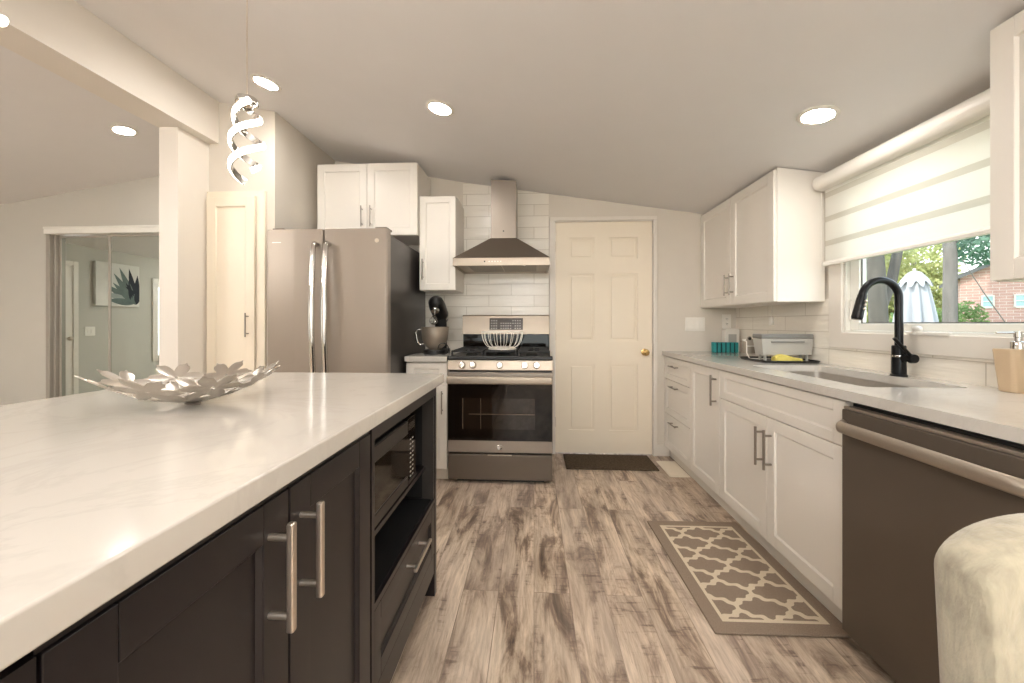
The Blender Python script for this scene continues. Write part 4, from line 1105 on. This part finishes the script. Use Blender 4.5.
# ------------------------------------------------------------------ chair at the lower right
t = thing('dining_chair', 'pale olive velvet chair with rounded back at the lower right', 'chair', (.848, .40, 0))
def chair_back():
    b = B(); P = []
    n_ = 28
    xl, xr, zb, zt, r = -.22, .225, .44, .852, .19
    out = [(xl, zb)]
    for k in range(n_//2+1): a = pi - pi/2*k/(n_//2); out.append((xl+r+r*cos(a), zt-r*.42+r*.42*sin(a)))
    for k in range(n_//2+1): a = pi/2 - pi/2*k/(n_//2); out.append((xr-r+r*cos(a), zt-r*.42+r*.42*sin(a)))
    out.append((xr, zb))
    mid = Vector((0, .62))
    rings = []
    for s_, y in ((.86,-.030),(.95,-.030),(.985,-.024),(1.0,-.006),(1.0,.03),(.985,.05),(.95,.058),(.86,.058)):
        ring = []
        for (px_, pz) in out:
            q = mid + (Vector((px_, pz))-mid)*s_
            ring.append(b.bm.verts.new((q.x, y - .30*q.x*q.x + .05*(q.y-.44), q.y)))
        rings.append(ring)
    m = len(out)
    for A, C in zip(rings, rings[1:]):
        for j in range(m): b.bm.faces.new((A[j], A[(j+1)%m], C[(j+1)%m], C[j]))
    for rg_ in (rings[0], rings[-1]): b.bm.faces.new(rg_)
    bmesh.ops.transform(b.bm, matrix=Matrix.Translation((0, .20, 0)), verts=b.bm.verts)
    return b
chair_back().make('backrest', 'velvet', t, smooth=75)
b = B(); b.prism(rrect(-.21, .21, -.27, .12, .07), 'z', .39, .48, .025); b.make('seat', 'velvet', t)
for x in (-.19, .19):
    for y in (-.22, .15): B().cyl((x*1.08, y*1.1, 0), (x, y, .392), .011, .016, 12).make('leg', 'black_matte', t)

# ------------------------------------------------------------------ outside the window
struct(B().box(1.95, 40, -6, 40, -.5, -.4).make('ground', 'lawn'))
# closed patio umbrella
ux, uy = 5.99, 6.5
K = .765
def uz(z): return 1.15 + (z-1.15)*K
t = thing('patio_umbrella', 'closed pale grey patio umbrella with scalloped top, outside the window', 'umbrella', (ux, uy, -.4))
B().cyl((ux, uy, -.38), (ux, uy, uz(2.25)), .018, n=12).ball((ux, uy, uz(2.26)), .022).make('pole', 'grey_light', t, world=True)
B().lathe([(0,-.4),(.28,-.4),(.28,-.34),(.06,-.31),(0,-.31)], (ux, uy, 0), 24).make('base', 'grey_plastic', t, world=True)
def folds(rings_, nf, amp, name):
    b = B(); n_ = nf*8; L = []
    rings_ = [(r*K, uz(z), k) for r, z, k in rings_]
    for r, z, k in rings_:
        L.append([b.bm.verts.new((ux + r*(1+amp*k*cos(nf*2*pi*i/n_))*cos(2*pi*i/n_), uy + r*(1+amp*k*cos(nf*2*pi*i/n_))*sin(2*pi*i/n_), z + (.04*k*cos(nf*2*pi*i/n_+pi) if name == 'vent_cap' else 0))) for i in range(n_)])
    for A, C in zip(L, L[1:]):
        for i in range(n_): b.bm.faces.new((A[i], A[(i+1)%n_], C[(i+1)%n_], C[i]))
    b.make(name, 'umbrella', t, world=True, smooth=60)
folds([(.18, 1.98, .6), (.22, 1.7, .8), (.27, 1.3, 1), (.31, .85, 1.1), (.34, .45, 1.2)], 9, .22, 'canopy')
folds([(.04, 2.23, 0), (.11, 2.19, .1), (.20, 2.06, .3), (.25, 1.97, 1), (.26, 1.945, 1.2)], 10, .10, 'vent_cap')

def tr(label, branches, crown, leaf, bark, n, size, name='tree', cat='tree'):
    t = thing(name, label, cat, tuple(branches[0]['p'][0]))
    b = B()
    for q in branches: b.sweep(q['p'], [(cos(2*pi*k/10), sin(2*pi*k/10)) for k in range(10)], scales=q['r'])
    b.make('trunk', bark, t, world=True)
    V, F = [], []
    for _ in range(n):
        c, r = random.choice(crown)
        while True:
            d_ = Vector((random.uniform(-1,1), random.uniform(-1,1), random.uniform(-1,1)))
            if .3 < d_.length < 1: break
        p = Vector(c) + Vector((d_.x*r[0], d_.y*r[1], d_.z*r[2]))
        q = Vector((random.gauss(0,1), random.gauss(0,1), random.gauss(0,1))).normalized(); e1 = q.orthogonal().normalized(); e2 = q.cross(e1)
        s_ = size*random.uniform(.6, 1.3); i = len(V)
        V += [p-e1*s_, p+e2*s_*.5+q*s_*.15, p+e1*s_, p-e2*s_*.5+q*s_*.15]; F.append((i, i+1, i+2, i+3))
    o0 = TM[t.name].translation
    me = bpy.data.meshes.new('foliage'); me.from_pydata([v-o0 for v in V], [], F); me.materials.append(MAT[leaf])
    fo = bpy.data.objects.new('foliage', me); COL.objects.link(fo); fo.parent = t
G0 = -.4
tr('straight grey tree trunk right of the umbrella, outside the window', [dict(p=[(13.05,13,G0),(13.04,13,1.5),(13.05,13,3.2),(13.0,13.1,5.5)], r=[.2,.17,.16,.12]), dict(p=[(13.04,13,3.6),(13.6,12.6,4.6),(14.3,12.2,5.4)], r=[.09,.07,.03])],
   [((13,13.2,5.6),(2.2,2,1.4)), ((14.4,12.4,4.9),(1.6,1.4,1.0)), ((14.5,13.1,3.7),(1.2,.9,.75))], 'leaf_blue', 'bark', 5200, .085)
tr('dark forked tree left of the umbrella, outside the window', [dict(p=[(7.62,9.0,G0),(7.55,9.0,1.2),(7.50,9.0,2.3),(7.42,9.0,3.4),(7.3,9.1,5.0)], r=[.19,.165,.155,.14,.1]), dict(p=[(7.66,9.05,1.55),(7.95,9.15,2.1),(8.12,9.2,2.75),(8.2,9.3,3.8)], r=[.11,.10,.09,.06])],
   [((7.3,9.4,5.2),(1.8,1.8,1.1)), ((8.3,10.2,4.6),(1.3,.9,.8)), ((7.2,9.8,3.7),(.6,.5,.4))], 'leaf_green', 'bark_dark', 3500, .07)
tr('sunny yellow green tree behind the umbrella, outside the window', [dict(p=[(19.4,21.2,G0),(19.4,21.2,2.0),(19.5,21.2,4.5)], r=[.18,.15,.08])],
   [((19.3,21.0,4.4),(2.0,1.5,1.6)), ((18.9,20.8,2.4),(1.5,1.3,1.7)), ((20.2,21.2,2.8),(1.5,1.2,1.5)), ((19.5,21.2,1.0),(1.4,1.0,1.0))], 'leaf_yellow', 'bark', 8500, .12)
tr('yellow green tree seen between the forked trunks, outside the window', [dict(p=[(15.4,18.2,G0),(15.4,18.2,2.0),(15.4,18.2,4.0)], r=[.15,.12,.06])],
   [((15.3,18.2,4.2),(1.3,1.2,1.4)), ((15.0,18.2,2.6),(1.2,1.2,1.5)), ((15.6,18.2,1.3),(1.2,1.0,1.2))], 'leaf_yellow', 'bark', 6500, .11)
tr('mid green bush at the foot of the grey trunk, outside the window', [dict(p=[(12.9,13.9,G0),(12.9,13.9,.3),(12.95,13.9,.9)], r=[.06,.05,.03])],
   [((12.75,13.9,1.0),(.75,.7,.75)), ((13.2,14.0,1.3),(.55,.5,.5))], 'leaf_green', 'bark', 2600, .06, 'bush', 'bush')
tr('leafy shrub against the brick house, outside the window', [dict(p=[(14.65,14.0,G0),(14.65,14.0,.3),(14.65,14.0,1.0)], r=[.06,.05,.03])],
   [((14.55,14.0,1.2),(.6,.45,.7)), ((14.9,13.9,.75),(.5,.35,.45))], 'leaf_green', 'bark', 2600, .06, 'bush', 'bush')
# brick house
t = thing('brick_house', 'red brick house with two white windows, outside the kitchen window', 'house', (15.39, 15.0, G0), radians(-40))
b = B(); b.prism([(0, 0), (5.2, 0), (5.2, 3.2), (2.6, 4.6), (0, 3.2)], 'y', 0, 4.0); b.make('wall', 'brick', t)
b = B(); b.prism([(-.2, 3.08), (2.6, 4.58), (5.4, 3.08), (5.4, 3.22), (2.6, 4.73), (-.2, 3.22)], 'y', -.2, 4.2); b.make('roof', 'roof', t)
for x0, x1 in ((.53, .75), (1.25, 1.50), (2.6, 3.2)):
    f = B(); f.box(x0-.04, x0, -.04, 0, 2.12, 2.54); f.box(x1, x1+.04, -.04, 0, 2.12, 2.54); f.box(x0, x1, -.04, 0, 2.08, 2.15); f.box(x0, x1, -.04, 0, 2.50, 2.56); f.box(x0, x1, -.04, 0, 2.31, 2.34)
    fo = f.make('window', 'trim', t)
    B().box(x0, x1, -.015, -.002, 2.15, 2.50).make('pane', 'pane_out', fo)
t_ = B().tube([(12.37, 12, 3.0), (12.95, 12, 2.05), (13.62, 12, 1.05), (14.5, 12, G0)], .012, 8)
tag(t_.make('leaning_pole', 'bark', loc=(14.5, 12, G0)), 'thin pale pole leaning in front of the brick house, outside the window', 'pole')
